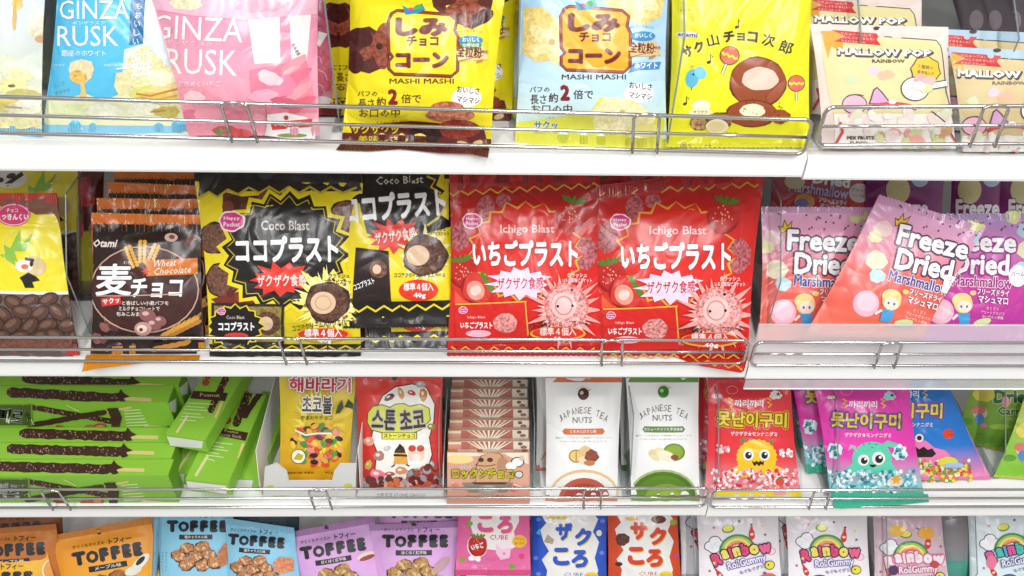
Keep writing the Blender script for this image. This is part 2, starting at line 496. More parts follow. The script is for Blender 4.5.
# ---------------------------------------------------------------- fixture
Zp = Vector((0, 0, 1)); Yp = Vector((0, 1, 0))
SEAM = at(806, 165, Vector((0, 0, 0)), Yp).x
print('SEAM', SEAM, at(747, 370, Vector((0, 0, 0)), Yp).x, at(706, 514, Vector((0, 0, 0)), Yp).x)
names = ['top', 'second', 'third', 'lowest']
def shelf(z, x0, x1, label, grp):
    t = thing('store_shelf', label, 'shelf', grp, Matrix.Translation((0, 0, z)))
    bm = bmesh.new()
    prof_bm(bm, [(.018, .024), (.018, .028), (.46, .028), (.46, .006), (.44, .006), (.44, .024)], x0+.001, x1-.001)
    link('board', bm_mesh('board', bm), 'white enamel', t)
    bm = bmesh.new(); r_ = .007
    arc_ = [(r_-r_*math.sin(a), .028-r_+r_*math.cos(a)) for a in [PI/2*k/6 for k in range(7)]]
    prof_bm(bm, [(.018, .0275)]+arc_+[(0, .004), (.001, .001), (.003, 0), (.018, 0)], x0+.001, x1-.001)
    link('front_lip', bm_mesh('lip', bm), 'white enamel', t)
    return t
SH = []
for i, z in enumerate(LIP):
    shelf(z, -1.15, SEAM, 'long white metal %s shelf left of the shelf seam' % names[i], None)
    SH.append(shelf(z-.003, SEAM, 1.25, 'white metal %s shelf right of the shelf seam' % names[i], None))
shelf(LIP[0]+.36, -1.15, SEAM, 'white metal shelf above the frame on the left', None)
shelf(LIP[0]+.36, SEAM, 1.25, 'white metal shelf above the frame on the right', None)
bm = bmesh.new(); box_bm(bm, -1.2, 1.3, .465, .49, 0, 1.6)
tag(link('wall_back', bm_mesh('wall', bm), 'shade toned back panel'), 'grey metal back panel of the shelving', None, None, 'structure')
bm = bmesh.new(); box_bm(bm, -3, 3, -3, .6, -.05, 0)
tag(link('floor', bm_mesh('floor', bm), 'floor tile'), None, None, None, 'structure')
def rail(label, xa, xb, y, z, za, zb, hoops, tall=.039):
    """three-wire chrome front fence from xa to xb, its ends raised za and zb over the shelf"""
    t = thing('wire_fence', label, 'shelf fence', None, Matrix.Translation((0, 0, z)))
    Z = lambda x: lerp(za, zb, (min(max(x, -.6), .6)+.6)/1.2)
    rr = .009; r_ = .0018; lo, hi = .0, tall; lean = -.001
    def p(x, h): return (x, y-lean*(h/tall), h+Z(x))
    L = []
    N = 14
    for k in range(N+1): L.append(p(lerp(xa+rr, xb-rr, k/N), lo))
    for k in range(1, 6): a = -PI/2+PI/2*k/6; L.append(p(xb-rr+rr*math.cos(a), lo+rr+rr*math.sin(a)))
    for k in range(0, 6): a = PI/2*k/6; L.append(p(xb-rr+rr*math.cos(a), hi-rr+rr*math.sin(a)))
    for k in range(N+1): L.append(p(lerp(xb-rr, xa+rr, k/N), hi))
    for k in range(1, 6): a = PI/2+PI/2*k/6; L.append(p(xa+rr+rr*math.cos(a), hi-rr+rr*math.sin(a)))
    for k in range(0, 6): a = PI+PI/2*k/6; L.append(p(xa+rr+rr*math.cos(a), lo+rr+rr*math.sin(a)))
    bm = bmesh.new(); tube_bm(bm, L, r_*1.15, 8, True); link('frame_wire', bm_mesh('frame', bm, True), 'chrome wire', t)
    bm = bmesh.new(); tube_bm(bm, [p(lerp(xa, xb, k/14), (lo+hi)*.5) for k in range(15)], r_, 8); link('middle_wire', bm_mesh('mid', bm, True), 'chrome wire', t)
    for x in hoops:
        w = .0125; pts = []
        for k in range(9): a = PI*k/8; pts.append((x-w*math.cos(a), y-.0028, Z(x)+hi-.002+.005*math.sin(a)))
        f_ = Z(x)-.002; pts = [(x-w+.003, y-.0025, f_)]+pts+[(x+w+.003, y-.0025, f_)]
        bm = bmesh.new(); tube_bm(bm, pts, r_*.95, 8); link('hoop', bm_mesh('hoop', bm, True), 'chrome wire', t)
    return t
def X(px, py, y=-.003): return at(px, py, Vector((0, y, 0)), Yp).x
R_ = SEAM+.004
rail('chrome wire fence along the front of the left top shelf', -1.0, X(808, 140), -.003, TOP[0], .0215, -.003, [X(238, 120), X(643, 140)])
rail('chrome wire fence along the front of the right top shelf', X(820, 130), 1.2, -.003, TOP[0]-.003, .0, .0215, [X(985, 130)], .042)
rail('chrome wire fence along the front of the left second shelf', -1.0, X(747, 350), -.003, TOP[1], .004, .0015, [X(292, 350), X(611, 350)])
rail('chrome wire fence along the front of the right second shelf', X(754, 350), 1.2, -.003, TOP[1]-.003, .002, .002, [X(886, 355)])
rail('chrome wire fence along the front of the left third shelf', -1.0, X(707, 498), -.003, TOP[2], .002, .002, [X(56, 500), X(320, 500), X(591, 500)], .042)
rail('chrome wire fence along the front of the right third shelf', X(712, 498), 1.2, -.003, TOP[2]-.003, .002, .002, [X(818, 500)], .040)
# acrylic fence panel of the right second shelf, and the clear label holder under its lip
t_ = thing('acrylic_fence', 'clear acrylic fence panel leaning in front of the marshmallow bags', 'shelf fence', None, Matrix.Translation((0, 0, TOP[1]-.002)))
ls = SH[1]
x0_ = X(757, 350)
bm = bmesh.new(); prof_bm(bm, [(.001, .001), (.0035, .001), (.0135, .055), (.011, .055)], x0_, 1.2); link('panel', bm_mesh('panel', bm), 'hazy acrylic', t_)
bm = bmesh.new(); tube_bm(bm, [(x0_, .0125, .056), (1.2, .0125, .056)], .0016, 8); link('top_edge', bm_mesh('edge', bm, True), 'hazy acrylic', t_)
bm = bmesh.new(); prof_bm(bm, [(.0, -.001), (.0015, -.001), (.0015, -.0155), (.0, -.0155)], SEAM+.002, 1.2); link('label_holder', bm_mesh('strip', bm), 'hazy acrylic', ls)
bm = bmesh.new(); tube_bm(bm, [(SEAM+.002, .0, -.0158), (1.2, .0, -.0158)], .0011, 6); link('label_holder_edge', bm_mesh('edge', bm, True), 'white enamel', ls)
def divider(px, py, s, label, y0=.03, h1=.095, y1=.11, h2=.17):
    """clear upright plate with a cut-off front corner, whose foot shows at px, py"""
    x = on_shelf(s, px, py).x
    t = thing('shelf_divider', label, 'divider', None, Matrix.Translation((x, 0, TOP[s]+.0005)))
    pts = [(y0, 0), (y0, h1), (y1, h2), (.44, h2), (.44, 0)]
    bm = bmesh.new()
    vs = [bm.verts.new((0, y, z)) for y, z in pts]; bm.faces.new(vs)
    link('plate', bm_mesh('plate', bm), 'clear acrylic', t)
    bm = bmesh.new(); tube_bm(bm, [(0, y, z) for y, z in pts[:4]], .0009, 6); link('polished_edge', bm_mesh('edge', bm), 'acrylic edge', t)
    bm = bmesh.new(); box_bm(bm, -.008, .012, y0-.004, .44, 0, .0016); link('foot', bm_mesh('foot', bm), 'clear acrylic', t)
    return t
# ---------------------------------------------------------------- light
def lamp(loc, rot, sx, sy, e, col=(1, 1, 1)):
    l = bpy.data.lights.new('ceiling_lamp', 'AREA'); l.shape = 'RECTANGLE'; l.size = sx; l.size_y = sy; l.energy = e; l.color = col
    o = bpy.data.objects.new('ceiling_lamp', l); COL.objects.link(o); o.location = loc; o.rotation_euler = rot
for x in (-1.0, .3, 1.6):
    lamp((x, -1.5, 3.0), (math.radians(26), 0, 0), .3, 1.6, 34)
w = bpy.data.worlds.new('store'); bpy.context.scene.world = w; w.use_nodes = True; t = w.node_tree
bg = t.nodes['Background']
tc = node(t, 'ShaderNodeTexCoord'); sx = node(t, 'ShaderNodeSeparateXYZ'); t.links.new(tc.outputs['Generated'], sx.inputs[0])
cr = node(t, 'ShaderNodeValToRGB'); e = cr.color_ramp.elements
e[0].position = 0; e[0].color = (.45, .44, .43, 1); e[1].position = 1; e[1].color = (1.0, 1.0, 1.0, 1)
m = e.new(.5); m.color = (.75, .75, .75, 1)
mr = node(t, 'ShaderNodeMapRange'); mr.inputs['From Min'].default_value = -1; t.links.new(sx.outputs['Z'], mr.inputs['Value'])
t.links.new(mr.outputs[0], cr.inputs[0]); t.links.new(cr.outputs[0], bg.inputs[0]); bg.inputs[1].default_value = .6
sc = bpy.context.scene
sc.view_settings.view_transform = 'Standard'; sc.view_settings.look = 'None'; sc.view_settings.gamma = 1; sc.view_settings.exposure = .0
sc.view_settings.use_curve_mapping = False
# ================================================================ second shelf
BROWN = '3a1f1a'
def beans(a, x0, y0, x1, y1, n, r, cols, seed=1, asp=.6):
    a.scatter(x0, y0, x1, y1, n, r, cols, seed, asp, .3)
def blast_logo(a, x, y, w, col='e03a86'):
    a.ell(x, y, w*.5, w*.4, 'fdeef4', wob=.08); a.ell(x, y, w*.44, w*.34, col, wob=.08)
    a.text('Happy', x, y-w*.1, w*.6, w*.16, 'ffffff', bold=.02); a.text('Pocket', x, y+w*.12, w*.62, w*.18, 'ffffff', bold=.02)
# ---- cocoa puffs, black and yellow
def coco(a, full=True):
    Y, K = 'f2dc1e', '1b1512'
    a.grad([(-20, 540, 20), (-20, 540, 90)], [K, '2a2420'])
    a.poly([(95, 150), (95, 90), (150, 105), (280, 95), (275, 150), (200, 260), (100, 250), (110, 180)], '5a2a20')
    a.scatter(105, 95, 270, 230, 26, 17, ['6e3426', '4a221b', '7a3d2c'], 3)
    a.poly([(15, 20), (510, 20), (510, 92), (470, 82), (440, 98), (405, 80), (375, 98), (345, 80), (315, 98), (285, 80), (258, 98), (228, 80), (200, 98), (170, 82), (140, 102), (110, 88), (80, 110), (55, 95), (20, 115)], K)
    a.line([(20, 112), (55, 92), (80, 107), (110, 85), (140, 99), (170, 79), (200, 95), (228, 77), (258, 95), (285, 77), (315, 95), (345, 77), (375, 95), (405, 77), (440, 95), (480, 79)], 7, 'c9b62a')
    for x, y, r in ((72, 225, 42), (95, 345, 46), (450, 165, 46)): a.ball(x, y, r, r, '6b4636', wob=.06, edge='2a1a14')
    a.poly([(60, 400), (280, 340), (290, 420), (100, 430)], '7d2f24'); a.scatter(110, 310, 285, 410, 40, 13, ['8d3a2c', '6a241c', 'a04a38'], 5)
    a.star(275, 262, 172, 148, 20, K, .06, 4, 1.08, Y, 14)
    a.star(275, 262, 158, 136, 20, '2b2118', .06, 4, 1.08, 'd9c32a', 3)
    a.star(275, 262, 152, 130, 20, K, .06, 4, 1.08)
    a.text('Coco Blast', 275, 188, 138, 28, 'e9e4d8', bold=.012)
    a.text('ココプラスト', 280, 256, 296, 78, 'ffffff', rot=-1, bold=.045, taper=.12)
    blast_logo(a, 122, 176, 76)
    a.star(262, 342, 46, 34, 13, 'e8392c', .3, 8, 2.0)
    a.text('ザクザク食感', 265, 346, 142, 36, 'fff2ec', rot=-1, bold=.035)
    a.star(400, 410, 100, 70, 22, 'f8ec70', .5); a.star(400, 410, 92, 50, 22, 'fbf4b0', .5, 5); a.scatter(310, 330, 480, 480, 26, 5, ['5e3c2c', '8a6a4a'], 6)
    a.ball(398, 408, 58, 54, '5e3c2c', wob=.08, edge='3a241a'); a.ell(385, 410, 36, 32, 'e7c6a2'); a.ring(385, 410, 22, 20, 4, 'd2a982')
    a.text('クラッシュ', 430, 333, 60, 14, K, bold=.02); a.text('ココアビスケット', 432, 350, 86, 14, K, bold=.02)
    a.text('ココアクリーム入りウエハース', 385, 472, 180, 18, '2a201a', rot=-8, bold=.02)
    a.rect(62, 412, 272, 530, '2a201a', rot=1); a.rect(70, 420, 264, 522, '8c7a3a', .6, rot=1)
    a.ball(225, 470, 36, 34, '5e3c2c', wob=.06); a.ell(220, 470, 20, 20, 'e7c6a2')
    a.star(132, 478, 62, 52, 16, K, .08, 0, 1.3, Y, 4); a.text('ココプラスト', 135, 478, 104, 26, 'ffffff', bold=.05, out=K); a.ell(135, 505, 34, 9, 'e8392c')
    a.text('Coco Blast', 132, 452, 52, 10, 'e9e4d8')
    blast_logo(a, 92, 435, 26)
    a.ell(385, 502, 78, 20, 'f5a623'); a.ell(385, 500, 72, 17, 'e0301e'); a.text('標準４個入', 385, 496, 108, 24, 'ffffff', bold=.04); a.text('40g', 390, 520, 40, 16, 'ffffff', bold=.04)
    a.poly([(40, 530), (520, 530), (520, 575), (40, 575)], K)
    a.zig(40, 540, 500, 540, 18, 6, 5, 'd9c32a')
A = Art(190, 160, 2.878); coco(A)
c1, f1 = bag('puff_snack_bag', 'black and yellow cocoa puff bag, full front showing, beside the wheat chocolate stack', 'snack bag', [(193, 168), (364, 170), (361, 353), (210, 353)], 1, 55, A, ['f2dc1e', 'f2dc1e', 'e0ca1a'], .034, 'cocoa puff snack bags', (.05, .07), ('1b1512', '241d19'), seed=2)
def coco2(dx, dy):
    A = Art(190+dx, 160+dy, 2.878); coco(A); return A
def coco3(a):
    Y, K = 'f2dc1e', '1b1512'
    a.grad([(20, 300, 0), (20, 300, 100)], [K, K])
    a.poly([(-60, 60), (40, 120), (60, 200), (130, 230), (300, 180), (300, 40), (-60, 0)], K)
    a.poly([(230, 40), (262, 40), (250, 70), (275, 85), (258, 100), (280, 120), (262, 150), (285, 165), (285, 30)], Y); a.line([(225, 45), (248, 55), (236, 75), (262, 90), (250, 110), (275, 130), (255, 160), (225, 180)], 6, 'd9c32a')
    a.text('Coco Blast', 150, 55, 130, 22, 'e9e4d8', bold=.012, rot=-2)
    a.text('ココプラスト', 138, 125, 280, 78, 'ffffff', rot=-5, bold=.045)
    a.star(135, 208, 46, 32, 13, 'e8392c', .3, 8, 1.7); a.text('ザクザク食感', 138, 208, 112, 34, 'fff2ec', rot=-8, bold=.035)
    a.poly([(30, 240), (120, 250), (128, 400), (20, 400)], '2a1a16'); a.ball(92, 300, 24, 24, '6b4636', wob=.06); a.ell(88, 300, 12, 13, 'e7c6a2')
    a.text('ココプラスト', 52, 340, 60, 18, 'ffffff', rot=-20, bold=.03)
    a.star(220, 262, 82, 48, 16, 'faf3a6', .3)
    a.ball(220, 262, 56, 52, '5e3c2c', wob=.08, edge='3a241a'); a.ell(200, 262, 32, 28, 'e7c6a2')
    a.text('クラッシュ', 255, 190, 42, 11, K, bold=.02); a.text('ココアビスケット', 255, 202, 62, 11, K, bold=.02)
    a.text('ココアクリーム入りウエハース', 205, 316, 140, 13, '2a201a', bold=.02)
    a.ell(202, 358, 54, 30, 'e8391e'); a.text('標準４個入', 202, 348, 82, 22, 'ffffff', bold=.04); a.text('40g', 205, 373, 34, 18, 'ffffff', bold=.04)
    a.poly([(-60, 392), (300, 384), (300, 450), (-60, 450)], K); a.zig(-30, 412, 290, 402, 14, 7, 6, Y)
A = Art(345, 160, 2.746); coco3(A)
bag('puff_snack_bag', 'black cocoa puff bag lying on another between the big black bag and the red bags', 'snack bag', [(330, 165), (452, 166), (454, 326), (336, 328)], 1, 52, A, ['f2dc1e', 'f2dc1e'], .028, 'cocoa puff snack bags', (.06, .08), ('1b1512', '1b1512'), seed=7, dz=.03, pinch=.01)
A = Art(345, 160+30/2.746, 2.746, 0, 20); coco3(A)
bag('puff_snack_bag', 'cocoa puff bag lying underneath, only its yellow foot and 40g mark showing', 'snack bag', [(336, 205), (446, 205), (452, 346), (348, 346)], 1, 40, A, ['f2dc1e', 'f2dc1e'], .022, 'cocoa puff snack bags', (.05, .05), ('1b1512', '1b1512'), seed=9, dz=.001)
behind(c1, 'dark cocoa puff bag in the shade behind the big black and yellow one', .055, .012, .012)
# ---- strawberry puffs, red
def berry(a, x, y, rx, ry, rot=0, cut=False):
    P = []
    a.ell(x, y, rx*1.02, ry*1.02, '9c1212', rot=rot)
    for k in range(24):
        t = 2*PI*k/24; X_ = rx*math.sin(t)*(1-.28*max(0, -math.cos(t))); Y_ = -ry*math.cos(t)
        Y_ = -Y_ if False else Y_
        P.append(a._r(x+X_*(1-.25*(Y_/ry)), y+Y_, x, y, rot))
    a.poly(P, 'c4201e' if not cut else 'd8382c')
    if cut: a.ell(x, y+ry*.1, rx*.62, ry*.62, 'f59a86', rot=rot); a.ell(x, y+ry*.1, rx*.3, ry*.4, 'fbd3c6', rot=rot)
    else:
        q = random.Random(3)
        for k in range(22):
            t = q.uniform(0, 6.28); r_ = q.uniform(.1, .8); X_, Y_ = a._r(x+rx*.85*r_*math.cos(t), y+ry*.85*r_*math.sin(t), x, y, rot); a.ell(X_, Y_, rx*.045, ry*.055, 'f3b08a', n=6)
    for k in range(5):
        t = -40+20*k; X_, Y_ = a._r(x+rx*math.sin(math.radians(t))*.9, y-ry*.95, x, y, rot)
        a.ell(X_, Y_, rx*.12, ry*.26, '4d8a2c', rot=rot+t*1.5)
def ichigo(a):
    R, Yl = 'e2231c', 'e9b23a'
    a.poly([(20, 95), (500, 60), (500, 20), (20, 20)], 'c31a17')
    a.zig(35, 92, 500, 66, 22, 7, 5, Yl)
    a.poly([(60, 300), (110, 290), (140, 400), (60, 420)], 'f0603c')
    for x, y, rx, ry in ((150, 130, 26, 32), (200, 112, 22, 20), (76, 215, 28, 42), (435, 262, 34, 48)): a.ball(x, y, rx, ry, 'b05a60', wob=.08)
    a.star(265, 255, 140, 122, 19, R, .08, 4, 1.15, Yl, 7)
    a.star(265, 255, 139, 121, 19, 'e32a20', .08, 4, 1.15)
    berry(a, 392, 155, 44, 48, 12)
    a.poly([(100, 300), (40, 290), (52, 360), (90, 400), (165, 390), (160, 340)], 'd93022'); berry(a, 85, 320, 40, 44, -10); berry(a, 120, 365, 46, 40, 60, True)
    a.text('Ichigo Blast', 268, 196, 155, 30, 'ffeaea', bold=.01)
    a.text('いちごプラスト', 262, 262, 302, 78, 'ffffff', rot=0, bold=.045, taper=.1, out='b01512', ow=.07)
    blast_logo(a, 110, 170, 58)
    a.star(248, 346, 48, 34, 13, 'ffd9ee', .3, 8, 1.95); a.text('ザクザク食感', 248, 348, 132, 36, 'd92a5c', rot=-1, bold=.035, out='ffffff', ow=.06)
    a.star(375, 425, 110, 55, 18, 'f7a9a2', .3); a.star(375, 425, 80, 40, 18, 'fbd0c8', .3, 9)
    a.ball(378, 415, 58, 60, 'e59a96', wob=.06, edge='d8706c'); a.ell(372, 412, 36, 38, 'f4c6c2'); a.ring(372, 412, 24, 26, 4, 'e08a86')
    a.text('クラッシュ', 410, 325, 56, 13, 'fff0ee', bold=.02); a.text('いちご風味ビスケット', 410, 340, 84, 13, 'fff0ee', bold=.02)
    for x, y in ((395, 368), (355, 414), (397, 412)): a.ell(x, y, 4, 4, '1a1512')
    a.text('いちご風味クリーム', 320, 466, 95, 16, '2a1512', bold=.02, rot=-2); a.text('ウエハース', 415, 462, 52, 16, '2a1512', bold=.02)
    a.rect(62, 402, 268, 520, 'd8201a', rot=-2); a.line([(62, 408), (266, 400)], 4, Yl); a.zig(262, 402, 270, 500, 14, 4, 4, Yl)
    a.ball(205, 462, 34, 28, 'd98a84', wob=.06); a.text('いちごプラスト', 122, 468, 92, 20, 'ffffff', bold=.04); a.star(122, 468, 56, 50, 15, 'd8201a', .1, 0, 1.1, Yl, 3) if False else None
    a.text('Ichigo Blast', 122, 446, 50, 9, 'ffe0e0'); a.ell(128, 492, 36, 10, 'f6b8cc'); blast_logo(a, 84, 425, 26)
    a.ell(355, 492, 80, 20, Yl); a.ell(355, 490, 74, 17, 'e0301e'); a.text('標準４個入', 355, 486, 104, 24, 'ffe9e0', bold=.04); a.text('40g', 358, 508, 40, 15, 'ffffff', bold=.04)
    a.zig(50, 536, 460, 540, 20, 7, 5, Yl)
A = Art(580, 160, 2.742); ichigo(A)
r1, f = bag('puff_snack_bag', 'red strawberry puff bag at the right end of the second shelf, overlapping its neighbour', 'snack bag', [(588, 190), (766, 168), (750, 362), (596, 360)], 1, 55, A, ['c31a17', 'e2231c', 'e2231c', 'd41c18'], .036, 'strawberry puff snack bags', (.05, .05), ('d41c18', 'b81815'), seed=4)
A = Art(433.8, 161.6, 2.867); ichigo(A)
r2, f = bag('puff_snack_bag', 'red strawberry puff bag in the middle of the second shelf with a dark red top', 'snack bag', [(449, 170), (600, 169), (602, 355), (447, 355)], 1, 55, A, ['a81714', 'dd221c', 'e2231c', 'd41c18'], .032, 'strawberry puff snack bags', (.05, .07), ('d41c18', '9c1512'), seed=5)
behind(r2, 'dark red strawberry puff bag peeking out behind and between the two front ones', .05, .03, .006)
behind(r1, 'shaded red strawberry puff bag behind the one at the shelf end', .055, .012, .006)
# ---- wheat chocolate, stack of five
def mugi(a):
    a.grad([(55, 365, 150), (55, 365, 190)], ['e8781c', 'd86c18'])
    a.poly([(55, 176), (365, 176), (365, 210), (55, 210)], '1a1210')
    for k in range(26): a.line([(60+k*12, 172), (60+k*12, 196)], 3, '5a3020' if k % 2 else '8a5030')
    a.poly([(50, 205), (365, 205), (352, 532), (42, 532)], '2a1613')
    beans(a, 50, 210, 350, 440, 26, 15, ['5a2c26', '7a3c34', '402019'], 4, .75)
    a.poly([(45, 440), (170, 470), (350, 440), (350, 500), (40, 500)], '2a1613'); beans(a, 50, 420, 160, 500, 14, 15, ['7a4440', '5a2c26', '8f5a55'], 8)
    a.ring(205, 355, 148, 118, 4, 'c9a08c'); a.ell(205, 355, 144, 114, '43201b')
    a.text('Otami', 98, 228, 66, 22, 'f5efe8', skew=.3, bold=.03, out='8a6a60', ow=.06)
    a.ell(278, 212, 18, 12, 'd8b8a8'); a.ell(280, 211, 8, 6, '8a4a3a')
    for i, (x, y, rt) in enumerate(((200, 250, 0), (178, 262, -22), (222, 258, 22))):
        for k in range(7):
            for s_ in (-1, 1):
                X_, Y_ = a._r(x+s_*6, y-26+k*9, x, y+20, rt); a.ell(X_, Y_, 6, 5, 'e0a838', rot=rt+s_*40)
    a.poly([(212, 275), (352, 268), (352, 312), (212, 318)], 'dd7a22'); a.star(210, 305, 14, 6, 6, 'c83a20')
    a.text('Wheat', 262, 282, 64, 20, 'f7ede0', rot=-4, skew=.35, bold=.01); a.text('Chocolate', 284, 302, 104, 20, 'f7ede0', rot=-4, skew=.35, bold=.01)
    a.text('麦', 124, 328, 98, 88, 'ffffff', skew=.08, bold=.035); a.text('チョコ', 240, 350, 142, 54, 'ffffff', skew=.1, bold=.035)
    a.text('むぎ', 160, 281, 20, 9, 'ffffff')
    a.rect(88, 375, 142, 398, 'd8332c', rot=-8); a.text('サクッ', 115, 386, 46, 16, 'ffffff', rot=-8, bold=.03)
    for k, s_ in enumerate(('と香ばしい小麦パフを', 'ミルクチョコレートで', '包みこみました。')): a.text(s_, 208-k*16, 392+k*15, 128-k*16, 12, 'efe5dc', bold=.02)
    a.line([(75, 372), (310, 366)], 3, 'c9a08c')
    for x, y, r_ in ((215, 425, 24), (232, 450, 22), (250, 440, 18)): a.ell(x, y, r_, r_*.75, '8f5a58', rot=20); a.ell(x-5, y-5, r_*.4, r_*.25, 'd8b0ac')
    a.ell(203, 462, 24, 19, 'c9958a'); a.ell(200, 462, 14, 11, 'f3ddcc'); a.ell(198, 464, 5, 5, '6a2a22')
    for k in range(7):
        x, y = 262+k*14, 478-k*7
        a.ell(x, y, 14, 7, 'd9a040', rot=-30); a.ell(x+6, y+8, 14, 6, 'b87a2c', rot=-25); a.line([(x, y), (x+30, y-26)], 2, 'd9a040')
    a.text('チョコレート', 120, 520, 70, 10, 'e0c0b0')
    a.poly([(230, 500), (350, 480), (350, 530), (200, 530)], '1c1210')
    for k in range(5): a.ell(240+k*20, 516-k*4, 16, 7, 'c88a30', rot=-22)
A = Art(70, 160, 2.743); mugi(A)
m1, fm = bag('chocolate_bag', 'front bag of wheat chocolate, the whole dark brown front and wheat ears showing', 'sweets bag', [(91, 213), (202, 216), (201, 360), (85, 366)], 1, 55, A, ['d86c18', '2a1613', '2a1613', '2a1613'], .026, 'wheat chocolate bags in a row', (.055, .06), ('e8941e', 'e8861e'), seed=3, dz=.001)
MUGI = m1
for k, s_ in enumerate(('second in the row', 'third in the row', 'fourth in the row', 'last in the row')):
    behind(m1, 'wheat chocolate bag %s, orange top strip showing above the one before it' % s_, .0225*(k+1), .004*(k+1)-.002*(k == 1), .007*(k+1), rz=(1.5, -1.2, 1, -.5)[k])
# ---- chocolate beans with clear window, at the left edge
def beanbag(a, front=True):
    a.poly([(-100, 90), (160, 90), (160, 130), (-100, 130)], 'd8402c')
    a.poly([(-100, 108), (160, 104), (160, 150), (80, 160), (-100, 130)], '8a5a48')
    a.poly([(-100, 122), (60, 130), (100, 150), (160, 148), (190, 360), (-100, 352)], 'f3e22a')
    a.line([(-100, 356), (190, 364)], 8, 'f4f2ea')
    a.poly([(-110, 361), (188, 370), (200, 545), (-110, 545)], '6a5a52')
    q = random.Random(4)
    for r_ in range(4):
        for c_ in range(6):
            x = -70+c_*52+(r_ % 2)*24+q.uniform(-6, 6); y = 388+r_*32+q.uniform(-5, 5); rt = q.uniform(-50, 50)
            a.ell(x, y, 30, 20, '3a241c', rot=rt); a.ell(x, y, 27, 17, '5a3c30', rot=rt); a.ell(x-3, y-4, 17, 8, '75584a', rot=rt)
    a.ell(38, 150, 46, 32, 'e8447c'); a.ring(38, 150, 42, 28, 2, 'ffd8e6'); a.text('つきんくい', 42, 156, 74, 18, 'ffffff', bold=.05); a.text('チョコ', 34, 138, 30, 11, 'ffffff', bold=.03)
    for P in (((20, 260), (55, 190), (60, 240)), ((10, 230), (40, 250), (50, 280), (20, 270)), ((40, 250), (90, 200), (70, 250)), ((0, 260), (30, 252), (45, 290))): a.poly(list(P), '8fc544')
    a.ring(60, 245, 50, 55, 2, 'e8e49a')
    a.ell(95, 290, 34, 26, 'd8c08a', rot=15); a.ell(68, 290, 24, 18, 'f6f2e6'); a.ell(70, 292, 10, 7, 'e0662c'); a.line([(70, 270), (95, 275)], 8, '2a1a16'); a.ell(88, 284, 5, 8, '1a1210')
    a.poly([(55, 322), (80, 308), (100, 318), (112, 330), (90, 334), (96, 350), (70, 350), (64, 335)], '1a1512')
    a.ell(95, 215, 5, 3, 'f8f6e0'); a.ell(78, 228, 4, 3, 'f8f6e0')
    a.rect(-100, 490, 200, 520, '7a4a3c', .6)
A = Art(0, 160, 2.74); beanbag(A)
b1, fb = bag('chocolate_bean_bag', 'yellow bag with pink oval mark and clear window full of chocolate beans', 'sweets bag', [(-48, 193), (57, 195), (77, 359), (-42, 357)], 1, 55, A, ['8a5a48', 'f3e22a', '6a5a52', '7a4a3c'], .03, 'yellow chocolate bean bags', (.05, .05), ('e2382a', 'd8402c'), seed=6)
A = Art(0, 160-60, 2.74, 24); beanbag(A)
A.frame(0, 165, 6.06); A.ell(60, 80, 105, 60, 'f2eeea'); A.line([(40, 120), (140, 50)], 26, '3a2622'); A.ell(0, 90, 26, 16, '3a2622'); A.ell(70, 65, 30, 16, '4a322c', rot=-15)
bag('chocolate_bean_bag', 'upright yellow bag behind the front bean bag, panda face at its top', 'sweets bag', [(-60, 160), (79, 160), (80, 300), (-50, 300)], 1, 62, A, ['e8d526', 'f3e22a', 'f3e22a', '6a5a52'], .03, 'yellow chocolate bean bags', (.03, .03), ('d8402c', 'c9a838'), seed=11)
A = Art(0, 160, 2.74); A.rect(215, 100, 262, 125, 'd8402c'); A.rect(215, 125, 262, 190, '6a2c26'); A.ell(232, 80, 22, 34, 'b82a48'); A.rect(200, 195, 262, 330, 'd8c82a'); A.ell(218, 190, 12, 26, 'd83a6c')
bag('chocolate_bean_bag', 'brown and yellow bag squeezed in shade beside the wheat chocolate stack', 'sweets bag', [(77, 160), (104, 160), (102, 300), (80, 300)], 1, 62, A, ['6a2c26', '6a2c26', 'd8c82a', '3a2622'], .025, 'yellow chocolate bean bags', (.03, .03), ('3a2622', '6a2c26'), seed=12)
